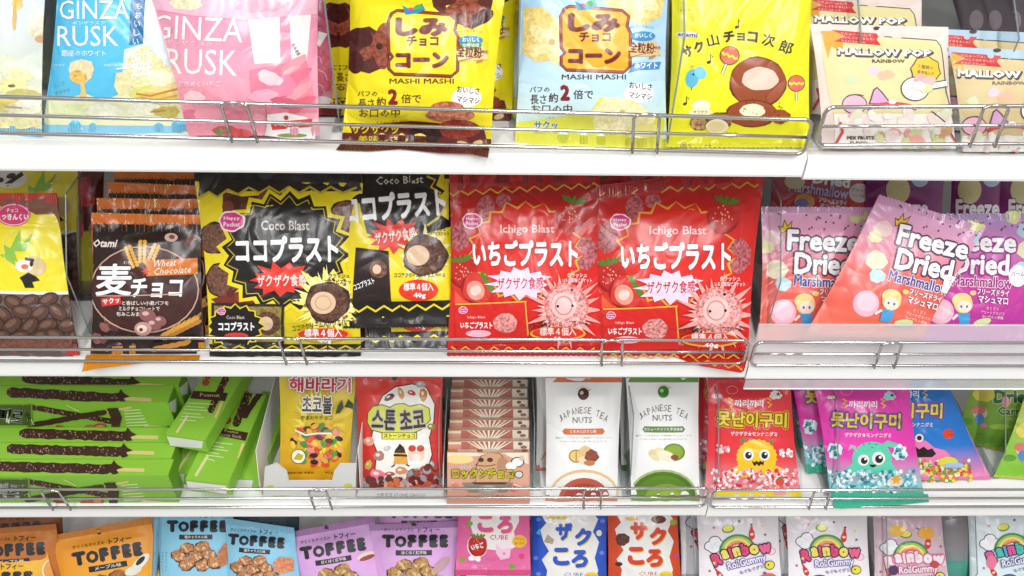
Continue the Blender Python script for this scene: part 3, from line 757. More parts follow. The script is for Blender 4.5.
# ---- freeze dried marshmallow
def freeze(a, P, base='red', rot=0.0):
    """P maps the 460-wide drawing of the bag onto the photograph"""
    def T(t, x, y, w, h, c, **k): a.text(t, *P(x, y), w*P.s, h*P.s, c, rot=rot+k.pop('r', 0), **k)
    def E(x, y, rx, ry, c, **k): a.ell(*P(x, y), rx*P.s, ry*P.s, c, rot=rot+k.pop('r', 0), **k)
    def L(pts, c): a.poly([P(*p) for p in pts], c)
    def W(pts, w, c): a.line([P(*p) for p in pts], w*P.s, c)
    for x, y, r_, c in ((85, 215, 26, 'f6d3cf'), (72, 240, 20, 'f3eab0'), (100, 300, 30, 'f5e8c8'), (118, 340, 22, 'bfe0ea'), (355, 190, 26, 'bcdcec'), (322, 150, 26, 'e6e8a0'), (360, 245, 30, 'f4ecc4'), (346, 300, 26, 'bfe4ee')): E(x, y, r_, r_*.85, c, wob=.12)
    q = random.Random(2)
    for k in range(22): E(q.uniform(95, 360), q.uniform(145, 190), 3, 3, '8a4a78')
    L([(104, 180), (112, 202), (140, 192), (144, 165), (130, 180), (122, 162), (116, 182)], '5a4a20'); L([(107, 184), (114, 199), (138, 189), (141, 171), (130, 184), (122, 168), (117, 186)], 'ecc83a')
    oc = '5a3a5c' if base == 'red' else 'a0308c'
    T('Freeze', 228, 222, 200, 58, 'ffffff', bold=.035, out=oc, ow=.1, r=2)
    T('Dried', 228, 285, 160, 60, 'ffffff', bold=.035, out=oc, ow=.1, r=2)
    T('Marshmallow', 232, 334, 170, 32, '5a4a9c' if base == 'red' else 'b82a90', bold=.03, out='ffffff', ow=.07, r=3)
    T('フリーズドライ', 262, 364, 90, 18, 'ffffff', bold=.03, out='8a2a5a', ow=.06, r=5); T('マシュマロ', 262, 386, 84, 20, 'ffffff', bold=.03, out='8a2a5a', ow=.06, r=5)
    T('さくさく', 262, 410, 34, 9, 'ffe8e0', r=5); T('アソートグミパフ', 262, 422, 66, 9, 'ffe8e0', r=5); T('ヨーグルト風味', 262, 434, 60, 9, 'ffe8e0', r=5)
    E(118, 418, 36, 36, 'f6b8c8'); E(118, 414, 28, 26, 'f9cdd8')
    E(180, 396, 26, 28, 'f3cf7c'); E(176, 386, 27, 20, 'f6da8e'); E(182, 404, 20, 17, 'fbe4d4'); E(207, 366, 9, 7, 'f3cf7c')
    E(174, 404, 3, 4, '3a6ab0'); E(190, 404, 3, 4, '3a6ab0'); L([(164, 422), (198, 422), (196, 455), (170, 455)], '4aa0d8'); W([(164, 426), (150, 440)], 7, 'fbe4d4')
    E(232, 448, 26, 10, 'cfe09c', r=-15)
class Map:
    def __init__(s, x, y, sc, rot=0, shear=0): s.x, s.y, s.s, s.r, s.sh = x, y, sc, math.radians(rot), shear
    def __call__(s, u, v):
        u -= 230; v -= 300
        return s.x+s.s*(u*math.cos(s.r)-v*math.sin(s.r)+s.sh*v), s.y+s.s*(u*math.sin(s.r)+v*math.cos(s.r))
fz = ['efb6dc', 'f0a0b8', 'ea6a62', 'e86050', 'ea7a60']
A = Art(740, 160, 2.741); freeze(A, Map(230, 300, 1.0))
z1, f = bag('marshmallow_bag', 'pink and red marshmallow bag beside the seam, partly under the tilted one', 'sweets bag', [(761, 207), (892, 208), (890, 342), (758, 342)], 1, 52, A, fz, .022, 'freeze dried marshmallow bags', (.02, .04), ('ea7a60', 'e6b0d8'), seed=1, fill=3.2)
A = Art(860, 160, 2.744); freeze(A, Map(172, 302, 1.0, 12, -.18), rot=11)
A.text('Candy Magic', 120, 458, 60, 16, '6a3a8c', rot=3, bold=.03, out='ffffff')
A.rect(226, 318, 266, 368, 'fdfdfa', rot=14); A.text('プチパフ', 246, 334, 28, 12, '4a4a4a', rot=80)
bag('marshmallow_bag', 'tilted pink and red marshmallow bag lying across its neighbours, corner pointing up', 'sweets bag', [(879, 195), (986, 228), (922, 338), (804, 336)], 1, 50, A, fz, .02, 'freeze dried marshmallow bags', (.02, .05), ('ea7a60', 'eeb2dc'), seed=2, dz=.034, fill=3.2)
A = Art(860, 160, 2.744); freeze(A, Map(332, 300, .98, 0), 'purple')
A.ell(432, 318, 26, 30, 'fdf6fa'); A.text('バーム', 432, 312, 38, 12, '4a4a4a')
z3, f = bag('marshmallow_bag', 'purple marshmallow bag right of the tilted one', 'sweets bag', [(908, 214), (1048, 214), (1050, 342), (906, 342)], 1, 52, A, ['c8a0d8', 'd480c0', 'c8409c', 'c0389c', 'b83aa0'], .022, 'freeze dried marshmallow bags', (.02, .04), ('b83aa0', 'c8a8dc'), seed=3, fill=3.2)
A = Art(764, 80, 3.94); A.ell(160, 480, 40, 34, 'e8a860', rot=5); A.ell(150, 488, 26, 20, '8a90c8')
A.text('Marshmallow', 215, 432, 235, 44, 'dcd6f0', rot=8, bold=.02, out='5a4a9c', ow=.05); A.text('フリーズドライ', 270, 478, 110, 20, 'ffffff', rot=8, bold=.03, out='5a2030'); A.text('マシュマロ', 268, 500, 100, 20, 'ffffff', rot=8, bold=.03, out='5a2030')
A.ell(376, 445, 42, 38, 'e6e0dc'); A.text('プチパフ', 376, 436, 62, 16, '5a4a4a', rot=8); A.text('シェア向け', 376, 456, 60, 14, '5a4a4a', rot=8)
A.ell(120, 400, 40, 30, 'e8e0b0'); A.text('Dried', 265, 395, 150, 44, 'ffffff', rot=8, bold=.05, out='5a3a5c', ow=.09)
bag('marshmallow_bag', 'dark red marshmallow bag in the shade above the leftmost front one', 'sweets bag', [(775, 140), (876, 150), (874, 262), (762, 262)], 1, 60, A, ['b04a6c', 'c83c3c', 'b83430'], .022, 'freeze dried marshmallow bags', (.03, .03), ('b83430', 'b04a6c'), seed=5)  # reds deepened, the shade under the upper shelf is put into them
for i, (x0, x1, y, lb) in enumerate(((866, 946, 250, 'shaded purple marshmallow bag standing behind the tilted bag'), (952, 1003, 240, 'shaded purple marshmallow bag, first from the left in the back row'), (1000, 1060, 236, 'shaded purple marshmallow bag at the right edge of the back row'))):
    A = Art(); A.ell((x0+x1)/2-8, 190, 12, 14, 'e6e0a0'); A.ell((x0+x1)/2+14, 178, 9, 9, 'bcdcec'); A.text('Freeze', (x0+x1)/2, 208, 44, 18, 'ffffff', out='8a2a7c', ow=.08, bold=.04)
    bag('marshmallow_bag', lb, 'sweets bag', [(x0, 150), (x1, 152), (x1-4, y+14), (x0-4, y+12)], 1, 64, A, ['8a4a8c', '8c2c70', '7a2870'], .022, 'freeze dried marshmallow bags', (.03, .03), ('7a2870', 'a878b8'), seed=20+i)  # back-row shade is mixed into these darker purples
divider(764, 338, 1, 'clear divider left of the marshmallow bags', .045)
divider(88, 338, 1, 'clear divider between the yellow bean bags and the wheat chocolate', .05)

flap(m1, 1, [(86, 355), (200, 355), (199, 360), (165, 361), (150, 362.5), (120, 366), (96, 369), (82, 372)], 'e8941e')
flap(r1, 1, [(672, 356), (748, 356), (744, 371), (741, 373), (700, 366)], 'd8281c', (694, 361, 742, 368, 7, 2.2, 1.6, 'e9b23a'))
# ================================================================ top shelf
def rusk(a, kind):
    """crisp rusk bag; drawn over frame(0,0,3.84) for blue, (140,0,3.84) for pink"""
    if kind == 'blue':
        a.poly([(562, -200), (800, -200), (760, 560), (480, 500), (478, 190), (550, 168)], 'dde8ea')
        a.poly([(150, 385), (250, 378), (330, 360), (400, 388), (480, 352), (720, 360), (720, 560), (130, 560)], 'eef0c4')
        a.poly([(490, 220), (560, 170), (640, 250), (700, 300), (700, 420), (560, 400), (480, 330)], 'e8e0a8', .3)
        for x, y, rx, ry, c in ((560, 360, 60, 30, 'd8d878'), (640, 340, 70, 26, 'f0d890'), (600, 380, 80, 24, 'e8c060'), (620, 300, 60, 30, 'f5f0c8'), (560, 420, 70, 26, 'f7f4d8'), (300, 430, 60, 30, 'e8efb8'), (400, 425, 70, 28, 'f6f6da'), (640, 430, 50, 22, 'c9b860')): a.ell(x, y, rx, ry, c, wob=.15, mot=.15)
        a.line([(525, 360), (580, 368), (640, 352), (690, 340)], 7, 'c98a28'); a.line([(540, 372), (600, 384), (680, 366)], 6, 'dba63c')
        a.line([(580, 430), (640, 424)], 6, 'b8923c')
        a.poly([(270, 240), (310, 226), (352, 236), (362, 265), (350, 300), (318, 325), (288, 312), (262, 270)], 'e9dcae', .15); a.ell(300, 296, 34, 26, 'e2b45c', mot=.5, rot=20)
        a.poly([(306, 315), (322, 310), (330, 350), (336, 385), (300, 385), (312, 350)], 'e6c878')
        a.poly([(448, 280), (500, 275), (520, 300), (500, 350), (460, 370), (440, 330)], 'eadca6', .2)
        a.poly([(515, -80), (568, -80), (550, 166), (496, 172)], '2472a8')
        a.text('GINZA', 364, 38, 268, 72, 'ffffff', bold=.0, rot=0); a.text('RUSK', 338, 138, 234, 78, 'ffffff', bold=.0)
        a.text('ギンザラスク', 342, 88, 124, 15, 'eaf8fc'); a.text('銀座のホワイト', 322, 204, 170, 24, 'f2fbff', bold=.01)
        for k, c in enumerate('とてもおいしい'): a.text(c, 540-k*3, -44+k*34, 22, 24, 'ffffff')
        a.text('銀座', 545, 245, 84, 96, 'ffffff', rot=-12, skew=.2); a.line([(450, 265), (520, 258), (600, 282), (625, 300)], 5, 'ffffff'); a.line([(470, 250), (580, 246)], 4, 'ffffff')
        a.text('さっくり', 226, 326, 44, 16, '8a9a80', rot=-20); a.text('サクサク', 238, 352, 60, 16, '8a9a80', rot=-15)
        a.text('ホワイトチョコ', 225, 440, 80, 9, '8aa0a0'); a.text('洋菓子', 230, 250, 40, 9, 'd8f0f8'); a.text('銀座の味', 425, 250, 50, 9, 'd8f0f8')
        a.poly([(140, 478), (700, 484), (700, 560), (140, 560)], '8ccbe8')
    elif kind == 'pink':
        a.poly([(415, 60), (660, 40), (640, 240), (440, 245)], 'fbf4f2'); a.poly([(538, 60), (575, 50), (585, 260), (540, 262)], 'f2a0b8')
        a.poly([(0, -160), (680, -160), (680, 55), (420, 78), (200, 60), (20, 30)], 'f5bcd0')
        a.ell(180, 10, 60, 30, 'f3e8c0', wob=.15, mot=.3); a.ell(460, 20, 90, 30, 'f5a8bc', wob=.2); a.ell(560, -30, 50, 40, 'fbeef0')
        a.poly([(420, 270), (640, 230), (680, 430), (480, 440), (430, 380)], 'f088a0', .1)
        for x, y, rx, ry, rt, c in ((590, 250, 60, 20, -35, 'f4a4b0'), (600, 300, 66, 20, -35, 'e87890'), (612, 350, 64, 20, -35, 'f2a0a8'), (620, 400, 60, 20, -30, 'e86a80'), (540, 330, 60, 40, 0, 'f58aa8'), (500, 300, 50, 26, 20, 'fad4dc'), (480, 370, 60, 26, 0, 'f6b0c4'), (560, 395, 60, 20, 10, 'e0607c')): a.ell(x, y, rx, ry, c, rot=rt, wob=.12)
        a.poly([(145, 340), (230, 330), (330, 400), (480, 400), (480, 520), (165, 520)], 'ee98a8', .1)
        for x, y, rx, ry, c in ((210, 375, 40, 26, 'f6ccd0'), (190, 440, 30, 20, 'e07890'), (260, 440, 50, 26, 'f4a4b0'), (380, 450, 60, 24, 'e88498'), (330, 500, 50, 18, 'c85a5a'), (390, 512, 46, 16, 'd84a4a'), (310, 506, 20, 12, '7a8a4a')): a.ell(x, y, rx, ry, c, wob=.15)
        a.text('GINZA', 222, 110, 350, 92, 'fff6f4', rot=3); a.text('RUSK', 238, 238, 272, 98, 'fff6f4', rot=2)
        a.text('ギンザラスク', 190, 165, 180, 18, 'fde4ea', rot=3); a.text('ときめくいちご', 232, 322, 160, 22, 'fde8ee', bold=.01)
        a.poly([(490, 440), (560, 432), (640, 450), (672, 500), (675, 545), (480, 520)], 'f6f2ec'); a.poly([(500, 470), (660, 456), (664, 486), (510, 500)], 'd8443c'); a.text('Decoration', 585, 475, 130, 18, 'ffffff', rot=-5, skew=.2); a.ell(562, 452, 9, 9, 'c83a3a'); a.ell(585, 520, 58, 8, '8a9a5a')
        a.text('北海道産', 600, 190, 50, 16, '5a4a4a', rot=60)
    else:
        a.poly([(-200, -200), (60, -200), (60, -60), (-40, 0)], '3a6aa8')
        for x, y, rx, ry, c in ((70, 10, 22, 30, 'eeb85a'), (60, 60, 8, 60, 'e8a838'), (150, 100, 38, 46, 'e4dcc0'), (30, 250, 40, 40, 'dfe8c8'), (80, 290, 50, 30, 'e8e8b0'), (40, 330, 70, 26, 'f0eca0'), (90, 360, 70, 18, 'c8c078'), (20, 400, 60, 26, 'ecd878'), (90, 420, 70, 26, 'f3f0d0'), (60, 470, 90, 26, 'f2ecb0'), (110, 400, 50, 14, 'f7f6e4'), (-40, 300, 50, 60, 'f0eec8')): a.ell(x, y, rx, ry, c, wob=.15, mot=.2)
        a.line([(0, 375), (60, 380), (130, 372)], 6, 'd8a030'); a.line([(20, 410), (90, 414)], 6, 'dcb04a'); a.ell(158, 150, 18, 14, 'd8a878'); a.ell(50, 330, 16, 6, '6a6a4a')
        a.poly([(-200, 500), (140, 508), (130, 560), (-200, 540)], '8ccbe8')
A = Art(0, 0, 3.839); rusk(A, 'white')
bag('rusk_bag', 'white and yellow rusk bag at the left edge of the top shelf', 'snack bag', [(-60, -50), (48, -50), (42, 136), (-66, 124)], 0, 62, A, ['cdd6de', 'd2dce2', 'dfe6d2', 'f0eec0'], .04, 'rusk bags', (.04, .04), ('8ccbe8', 'dfe6ea'), seed=1)
A = Art(0, 0, 3.839, 8, 2); A.ell(215, 20, 26, 26, 'b09068', mot=.5); A.ell(200, 120, 20, 60, 'c8ccc8')
A.E = A.E
bag('rusk_bag', 'grey and tan rusk bag in the gap behind the white one', 'snack bag', [(30, -40), (80, -40), (74, 90), (32, 88)], 0, 66, A, ['9aa2a8', 'a8aca8', 'b8bc9a'], .03, 'rusk bags', (.04, .04), seed=2)
A = Art(0, 0, 3.839); rusk(A, 'blue')
bag('rusk_bag', 'sky blue rusk bag with white lettering, right part hidden by the pink one', 'snack bag', [(60, -55), (214, -55), (196, 131), (42, 131)], 0, 62, A, ['52b8e4', '5cc3ec', '5cc3ec', '5cc3ec'], .042, 'rusk bags', (.035, .04), ('7cc8ea', '52b8e4'), seed=3)
A = Art(140, 0, 3.84); rusk(A, 'pink')
k1, f = bag('rusk_bag', 'pale pink rusk bag with cream lettering leaning over the blue one', 'snack bag', [(132, -58), (322, -56), (317, 143), (184, 139)], 0, 62, A, ['f5bccd', 'f497b4', 'f6a6bc', 'f5a8b4'], .046, 'rusk bags', (.03, .04), ('f2a8bc', 'f5bccd'), seed=4, dz=.012)
A = Art(140, 0, 3.84); A.poly([(600, -60), (760, -60), (760, 160), (640, 150)], 'c85a78', .3); A.ell(690, 60, 36, 60, 'b04a68', mot=.5); A.poly([(620, 100), (720, 130), (690, 180), (640, 150)], 'ece6e2')
for x, y in ((680, 220), (700, 280), (690, 330)): A.ell(x, y, 44, 34, 'cf6478', wob=.2, mot=.3); A.line([(x-30, y-20), (x+10, y), (x+20, y+30)], 4, 'e8aab4')
A.ell(700, 390, 40, 20, 'f0e6e6'); A.poly([(660, 410), (760, 400), (760, 440), (660, 440)], 'a82a3a')
bag('rusk_bag', 'darker pink strawberry rusk bag behind the pale pink one', 'snack bag', [(270, -50), (344, -50), (338, 116), (276, 116)], 0, 64, A, ['b8506c', 'd0607c', 'e0a0ac'], .036, 'rusk bags', (.04, .04), ('2a1a1c', 'b8506c'), seed=5)
# ---- star corn puffs
def star5(a, x, y, r, col, mot=.8, rot=-90, edge=None):
    def P(r):
        L = []
        for k in range(60):
            t = 2*PI*k/60; rr = r*(.74+.26*math.cos(5*t)); L.append((x+rr*math.cos(t+math.radians(rot)), y+rr*math.sin(t+math.radians(rot))))
        return L
    if edge: a.poly(P(r*1.06), edge, mot)
    a.poly(P(r), col, mot)
def corn(a, kind):
    """drawn over frame(500,0,3.6) for the white bag"""
    choc = kind == 'choc'
    b1, b2 = ('8a4632', '5a2a24') if choc else ('f5e2a4', 'ecd080')
    frm = ('8c3a1e', 'f3dc20') if choc else ('9c4a2c', 'f2b32c')
    a.poly([(85, 30), (150, 25), (215, 75), (225, 130), (200, 215), (130, 225), (80, 190)] if not choc else [(80, 95), (150, 80), (230, 130), (220, 220), (150, 250), (75, 230)], b2, .3)
    star5(a, 180, 150, 88, b1, .8 if choc else .25, -70); a.ell(186, 152, 12, 12, '3a1a14' if choc else 'c8902c')
    if choc: a.ell(120, 120, 44, 34, '4a1e1c', rot=20, mot=.3); a.ell(100, 210, 30, 40, '4a1e1c', mot=.3)
    a.poly([(370, -40), (600, -40), (580, 60), (520, 90), (440, 60), (380, 10)], b2, .3); star5(a, 500, 5, 80, b1, .8 if choc else .25, 20)
    if choc: a.ell(560, 45, 40, 24, '4a1e1c', mot=.3, rot=-30)
    P = [(232, 35), (250, 25), (440, 40), (462, 60), (455, 95), (468, 120), (466, 240), (445, 258), (240, 250), (222, 232), (222, 205), (236, 190), (222, 170), (220, 60)]
    a.line(P, 16, '6a2a18', closed=True); a.poly(P, frm[1]); a.line(P, 9, frm[0], closed=True)
    a.poly([(270, 5), (300, 20), (340, -2), (352, 20), (320, 34), (280, 38)], '2c8ab8'); a.ell(325, 12, 18, 9, '3aa850', rot=-20); a.ell(300, 18, 10, 6, 'e04a78')
    dk = '6e2416'
    a.text('しみ', 338, 82, 186, 66, dk, bold=.06, out='b0582c', ow=.085); a.text('チョコ', 342, 133, 114, 36, dk, bold=.04)
    a.text('コーン', 340, 202, 190, 56, dk, bold=.06, out='b0582c', ow=.085)
    a.text('MASHI MASHI', 338, 277, 232, 19, '5a3a2c' if not choc else '6a3a1c', bold=.02)
    a.poly([(462, 165), (560, 145), (580, 200), (470, 205)], 'e8c890' if not choc else 'f0dca0')
    a.ell(515, 130, 44, 17, '3a92cc'); a.text('おいしく', 515, 128, 62, 17, 'ffffff', bold=.03)
    if choc: a.ell(515, 148, 40, 12, '4a9a40'); a.text('食物繊維', 515, 148, 62, 14, 'ffffff')
    a.text('からだにうれしい', 510, 100, 90, 11, '6a7a8a', arc=10)
    a.text('全粒粉', 510, 172, 92, 40, '7a2a1a', bold=.02, rot=4); a.text('使用', 566, 172, 22, 12, '7a2a1a')
    a.ell(548, 205, 14, 5, 'c88a40', rot=-20); a.line([(470, 205), (560, 185)], 3, 'b87a30')
    if not choc:
        a.poly([(462, 262), (480, 228), (580, 222), (572, 248), (500, 252)], '4a8ccc'); a.text('ホワイト', 525, 236, 84, 22, 'ffffff', bold=.04)
    tc = '4a3a34' if not choc else '6a3a14'
    a.text('パフの', 143, 322, 72, 20, tc, bold=.02); a.text('長さ', 138, 358, 58, 34, tc, bold=.015); a.text('約', 192, 352, 34, 34, tc, bold=.02)
    a.text('2', 234, 334, 36, 58, '8c1c1c', bold=.06); a.text('倍で', 300, 340, 72, 34, tc, bold=.015)
    a.text('お口の中', 186, 392, 148, 32, tc, bold=.015); a.text('いっぱいに', 232, 424, 110, 15, tc, rot=-3)
    a.ell(500, 335, 54, 36, 'fbfbf6'); a.text('おいしさ', 506, 310, 82, 24, tc, bold=.02, rot=6); a.text('マシマシ', 506, 345, 82, 22, tc, bold=.02, rot=6)
    if choc:
        a.poly([(60, 440), (300, 420), (560, 440), (590, 560), (40, 560)], '6a2620'); a.ell(440, 400, 90, 26, 'c87a5c', mot=.8); a.ell(430, 372, 60, 22, 'b8684c', mot=.8); a.ell(470, 450, 80, 34, '9a3a2a', mot=.7); a.ell(350, 470, 60, 36, '3a1a18', mot=.3)
        a.text('サクサクッ', 170, 450, 170, 34, 'f3dc20', bold=.03, out='6a3a14', ow=.07); a.text('美味しさも', 200, 485, 180, 24, 'f3dc20', bold=.015)
        a.ell(490, 505, 26, 10, 'e8c07a', rot=20); a.ell(540, 500, 20, 10, 'e8c07a', rot=-20); a.text('チョコレート', 500, 530, 90, 12, 'e0b0a0', rot=8)
    else:
        a.poly([(60, 440), (200, 425), (330, 400), (360, 350), (430, 370), (600, 430), (620, 560), (40, 560)], 'e8e64c')
        a.poly([(330, 400), (380, 350), (480, 360), (560, 420), (540, 480), (340, 470)], 'f7ecb0', .2); star5(a, 440, 410, 54, 'faf0c4', .2); a.ell(440, 405, 12, 10, 'ecc050')
        a.text('サクッ', 165, 452, 84, 34, '4a7ac0', bold=.03, out='ffffff', ow=.06); a.text('ふわっと', 165, 474, 84, 14, '4a7ac0')
        a.ell(520, 470, 60, 26, 'f4e88a', wob=.1); a.text('チョコレート菓子', 425, 482, 90, 8, '5a5a3a')
A = Art(500, 0, 3.6); corn(A, 'white')
w1, f = bag('corn_puff_bag', 'pale blue and white star puff bag in front of the divider', 'snack bag', [(518, -40), (670, -40), (668, 150), (515, 143)], 0, 62, A, ['a8d0ee', 'b4daf4', 'c8e8f8', 'dcefe0'], .044, 'star corn puff bags', (.045, .04), ('dfe040', 'a8d0ee'), seed=1)
behind(w1, 'star puff bag in the gap left of the pale blue one, only a sliver showing', .05, -.012, .0)
A = Art(330, 0, 3.6, -8/3.6+0, 15/3.6); corn(A, 'choc')
A.E = [e for e in A.E]
y1, f = bag('corn_puff_bag', 'bright yellow chocolate star puff bag on the top shelf', 'snack bag', [(350, -22), (508, -22), (491, 153), (340, 146)], 0, 62, A, ['f0dc1e', 'f6e41e', 'f6e41e', 'f6e41e'], .05, 'star corn puff bags', (.04, .04), ('6a2620', 'e8d01c'), seed=2)
behind(y1, 'shaded chocolate star puff bag behind the bright yellow one, offset to the right', .055, .022, .0)
y3 = behind(y1, 'shaded chocolate star puff bag, a narrow strip left of the bright yellow one', .05, -.028, .004, rz=2)
# ---- yellow chocolate bag (its animal character is left out)
A = Art(650, 0, 3.6)
A.text('チョコ', 125, 37, 34, 8, '6a6a4a'); A.ell(135, 125, 44, 11, 'f0f0e0'); A.text('enami', 135, 125, 72, 16, '4a5a8a', skew=.2, bold=.03, rot=4)
K = '4a3420'
for c, x, y, r_, s_ in (('サ', 135, 186, -32, 40), ('ク', 176, 168, -25, 38), ('山', 226, 145, -14, 42), ('チ', 284, 132, -5, 42), ('ョ', 327, 133, 0, 30), ('コ', 369, 133, 6, 38), ('次', 427, 145, 12, 46), ('郎', 490, 170, 20, 48)): A.text(c, x, y, s_, s_, K, rot=r_, bold=.05)
A.notes(312, 98, 34, K); A.notes(212, 224, 36, K); A.notes(126, 374, 34, K)
# plain biscuit pictures in the drawing's place
A.ell(388, 296, 104, 92, '6a3018', wob=.03); A.ell(388, 296, 100, 88, '9c4a26', wob=.03); A.ell(396, 284, 66, 42, 'f3cdb8', wob=.05)
A.ell(366, 408, 92, 50, '6a3018', wob=.03); A.ell(366, 408, 88, 46, '9c4a26', wob=.03); A.ell(368, 398, 46, 24, 'fbf0c4', wob=.04); A.ell(470, 420, 34, 26, '9c4a26', wob=.1)
A.scatter(290, 340, 480, 450, 30, 2.5, ['6a3018'], 3)
def maraca(x, y, r, rot):
    X_, Y_ = A._r(x, y+r*2.1, x, y, rot); A.line([(x, y), (X_, Y_)], r*.34, '4a2a1a'); A.line([(x, y), (X_, Y_)], r*.22, 'fbf0d0')
    A.ell(x, y, r*1.05, r*1.0, '4a2a1a'); A.ell(x, y, r*.96, r*.92, 'f5705c'); P = [A._r(x+r*(-.9+.3*k), y+(r*.12 if k % 2 else -r*.08), x, y, rot) for k in range(7)]; A.line(P, r*.28, 'f6e040')
maraca(286, 200, 34, 22); maraca(527, 300, 30, 0)
A.ell(152, 282, 24, 34, '5ab8dc', rot=10); A.ell(182, 262, 20, 24, '7accea', rot=-40); A.ell(156, 268, 4, 4, '1a1512'); A.line([(150, 314), (150, 324)], 3, K); A.ell(152, 240, 8, 6, 'f0b040')
A.ell(185, 380, 32, 20, 'fbf6d8'); A.ell(182, 412, 44, 26, 'f5ecc0'); A.text('サクサク', 182, 404, 50, 14, '6a5a3a'); A.ball(180, 445, 34, 22, 'b08a5a', edge='7a5a34'); A.ball(250, 432, 44, 26, '8a5a3c', edge='5a3a24'); A.ell(240, 455, 40, 26, 'f2e6c0'); A.ell(236, 456, 30, 18, 'e8d49a')
A.text('クランチ', 292, 480, 40, 10, K); A.text('チョコ入り', 292, 492, 44, 9, K)
A.ring(120, 523, 10, 10, 2, K); A.text('準', 120, 523, 12, 12, K); A.text('チョコレート菓子', 195, 523, 116, 14, K, bold=.01)
q1, f = bag('chocolate_snack_bag', 'flat bright yellow bag with arched brown lettering, maracas and music notes', 'snack bag', [(671, -42), (814, -42), (814, 155), (669, 155)], 0, 62, A, ['e6e41e', 'eeea22', 'eeea22', 'eeea22'], .024, None, (.02, .05), ('e4e01c', 'dcd81e'), seed=3, crimp='glossy film', fill=5)
behind(q1, 'second yellow bag standing close behind the one with maracas, shaded edge showing', .045, .004, .004)
# ---- marshmallow pouches
def mallow(a, c='cream'):
    """drawn over frame(800,0,3.598)"""
    bd, inn = ('ead6cc', 'e2d69c') if c == 'cream' else ('b0cadc', 'd8c290')
    a.line([(75, 115), (490, 145), (505, 165), (525, 330), (560, 450), (560, 530)], 4, '5a4a44')
    P = [(78, 118), (488, 147), (503, 165), (522, 330), (540, 420), (565, 520), (130, 520), (118, 400), (100, 330), (80, 200)]
    a.poly(P, inn)
    a.poly([(78, 112), (160, 112), (150, 190), (110, 165), (100, 210), (88, 170)], 'e0a030')
    a.poly([(112, 108), (290, 122), (275, 142), (292, 163), (120, 150), (160, 130)], 'cf3434')
    a.text('リニューアルして', 200, 124, 110, 8, 'fbe0d8', rot=4); a.text('おいしくなりました！', 205, 138, 120, 8, 'fbe0d8', rot=4); a.text('さらにふわふわ', 190, 150, 90, 7, 'fbe0d8', rot=4)
    a.text('MALLOW POP', 306, 192, 348, 32, '4a3c38', rot=1.5, bold=.07, out='4a3c38', ow=.11, taper=0); a.text('MALLOW POP', 302, 188, 340, 27, 'fbf8f0', rot=1.5, bold=.05)
    a.text('RAINBOW', 318, 220, 120, 14, '5a4a2a' if c == 'cream' else '7a6a5a', bold=.06)
    for x, y, cc in ((190, 285, 'cfdcb0'), (265, 254, 'e4c8d8'), (318, 268, 'eab898'), (300, 272, 'eab898')): a.ell(x, y, 22, 16, cc, wob=.2)
    a.star(450, 255, 52, 46, 8, 'ecc22c', 0, 10, 1.0, '5a4a34', 4); a.text('７種類の', 450, 242, 56, 14, '5a3a1a', rot=8); a.text('果実味入り', 450, 262, 60, 13, '5a3a1a', rot=8)
    a.ell(412, 320, 52, 44, '4a4040'); a.ell(412, 320, 48, 40, 'fbf8f2'); a.line([(455, 312), (525, 300)], 26, '4a4040'); a.line([(455, 312), (525, 300)], 19, 'fbf8f2')
    for x, y, cc in ((430, 284, 'f3a8b0'), (462, 292, 'f7bcc0'), (450, 318, 'd4e0a0'), (425, 310, 'f4e0e0')): a.ell(x, y, 24, 17, cc, wob=.15)
    a.poly([(120, 410), (540, 410), (575, 520), (555, 535), (125, 535)], 'f6eee6')
    # plain rounded marshmallow pictures
    a.ell(195, 375, 46, 36, '5a4048'); a.ell(195, 375, 42, 32, 'f0b4c8'); a.arc(200, 352, 36, 12, 200, 320, 3, '5a4048'); a.poly([(245, 376), (262, 322), (276, 312), (295, 330), (328, 374)], '5a4048'); a.poly([(252, 372), (266, 326), (276, 318), (291, 334), (320, 370)], 'd8a4cc')
    a.arc(330, 400, 90, 26, 190, 345, 14, 'd8504c'); a.ell(330, 366, 14, 9, 'fbf4f0'); a.ell(190, 420, 20, 16, 'f0a8b8')
    a.scatter(150, 400, 530, 470, 26, 24, ['f4ecdc', 'f0d8d4', 'f6f0e8', 'e8e6c8', 'f3dfd8'], 3, .6, wob=.1)
    a.scatter(280, 470, 540, 520, 22, 24, ['d8dca0', 'f0a8a0', 'd8a878', 'f0d8d4', 'e8c4b0', 'f4e8e0'], 4, .7, wob=.15)
    a.text('MIX FRUITS', 216, 496, 100, 14, '4a4040', bold=.05); a.text('FLAVOR', 216, 512, 76, 9, '4a4040', bold=.05)
    a.line([(125, 520), (150, 475), (140, 440)], 10, 'd8504c'); a.line([(470, 400), (520, 440)], 4, '5a4a44'); a.line([(540, 480), (572, 530)], 6, 'b83a3a')
    a.ell(276, 102, 14, 7, '3a3030')
A = Art(800, 0, 3.598); mallow(A)
q = [(810, 24), (948, 27), (962, 156), (826, 156)]
p1, f = bag('marshmallow_pouch', 'cream marshmallow pouch with pink border, whole front showing behind the wire fence', 'sweets pouch', q, 0, 60, A, ['ead6cc']*2, .02, 'cream marshmallow pouches', (.02, .07), ('ead6cc', 'ead6cc'), mat='matte pouch', crimp='matte pouch', zigt=0, seed=1, fill=5)
behind(p1, 'second cream marshmallow pouch, its heading showing above the front one', .05, -.012, .012)
A = Art(800, 0, 3.598, 120, 22); mallow(A, 'blue')
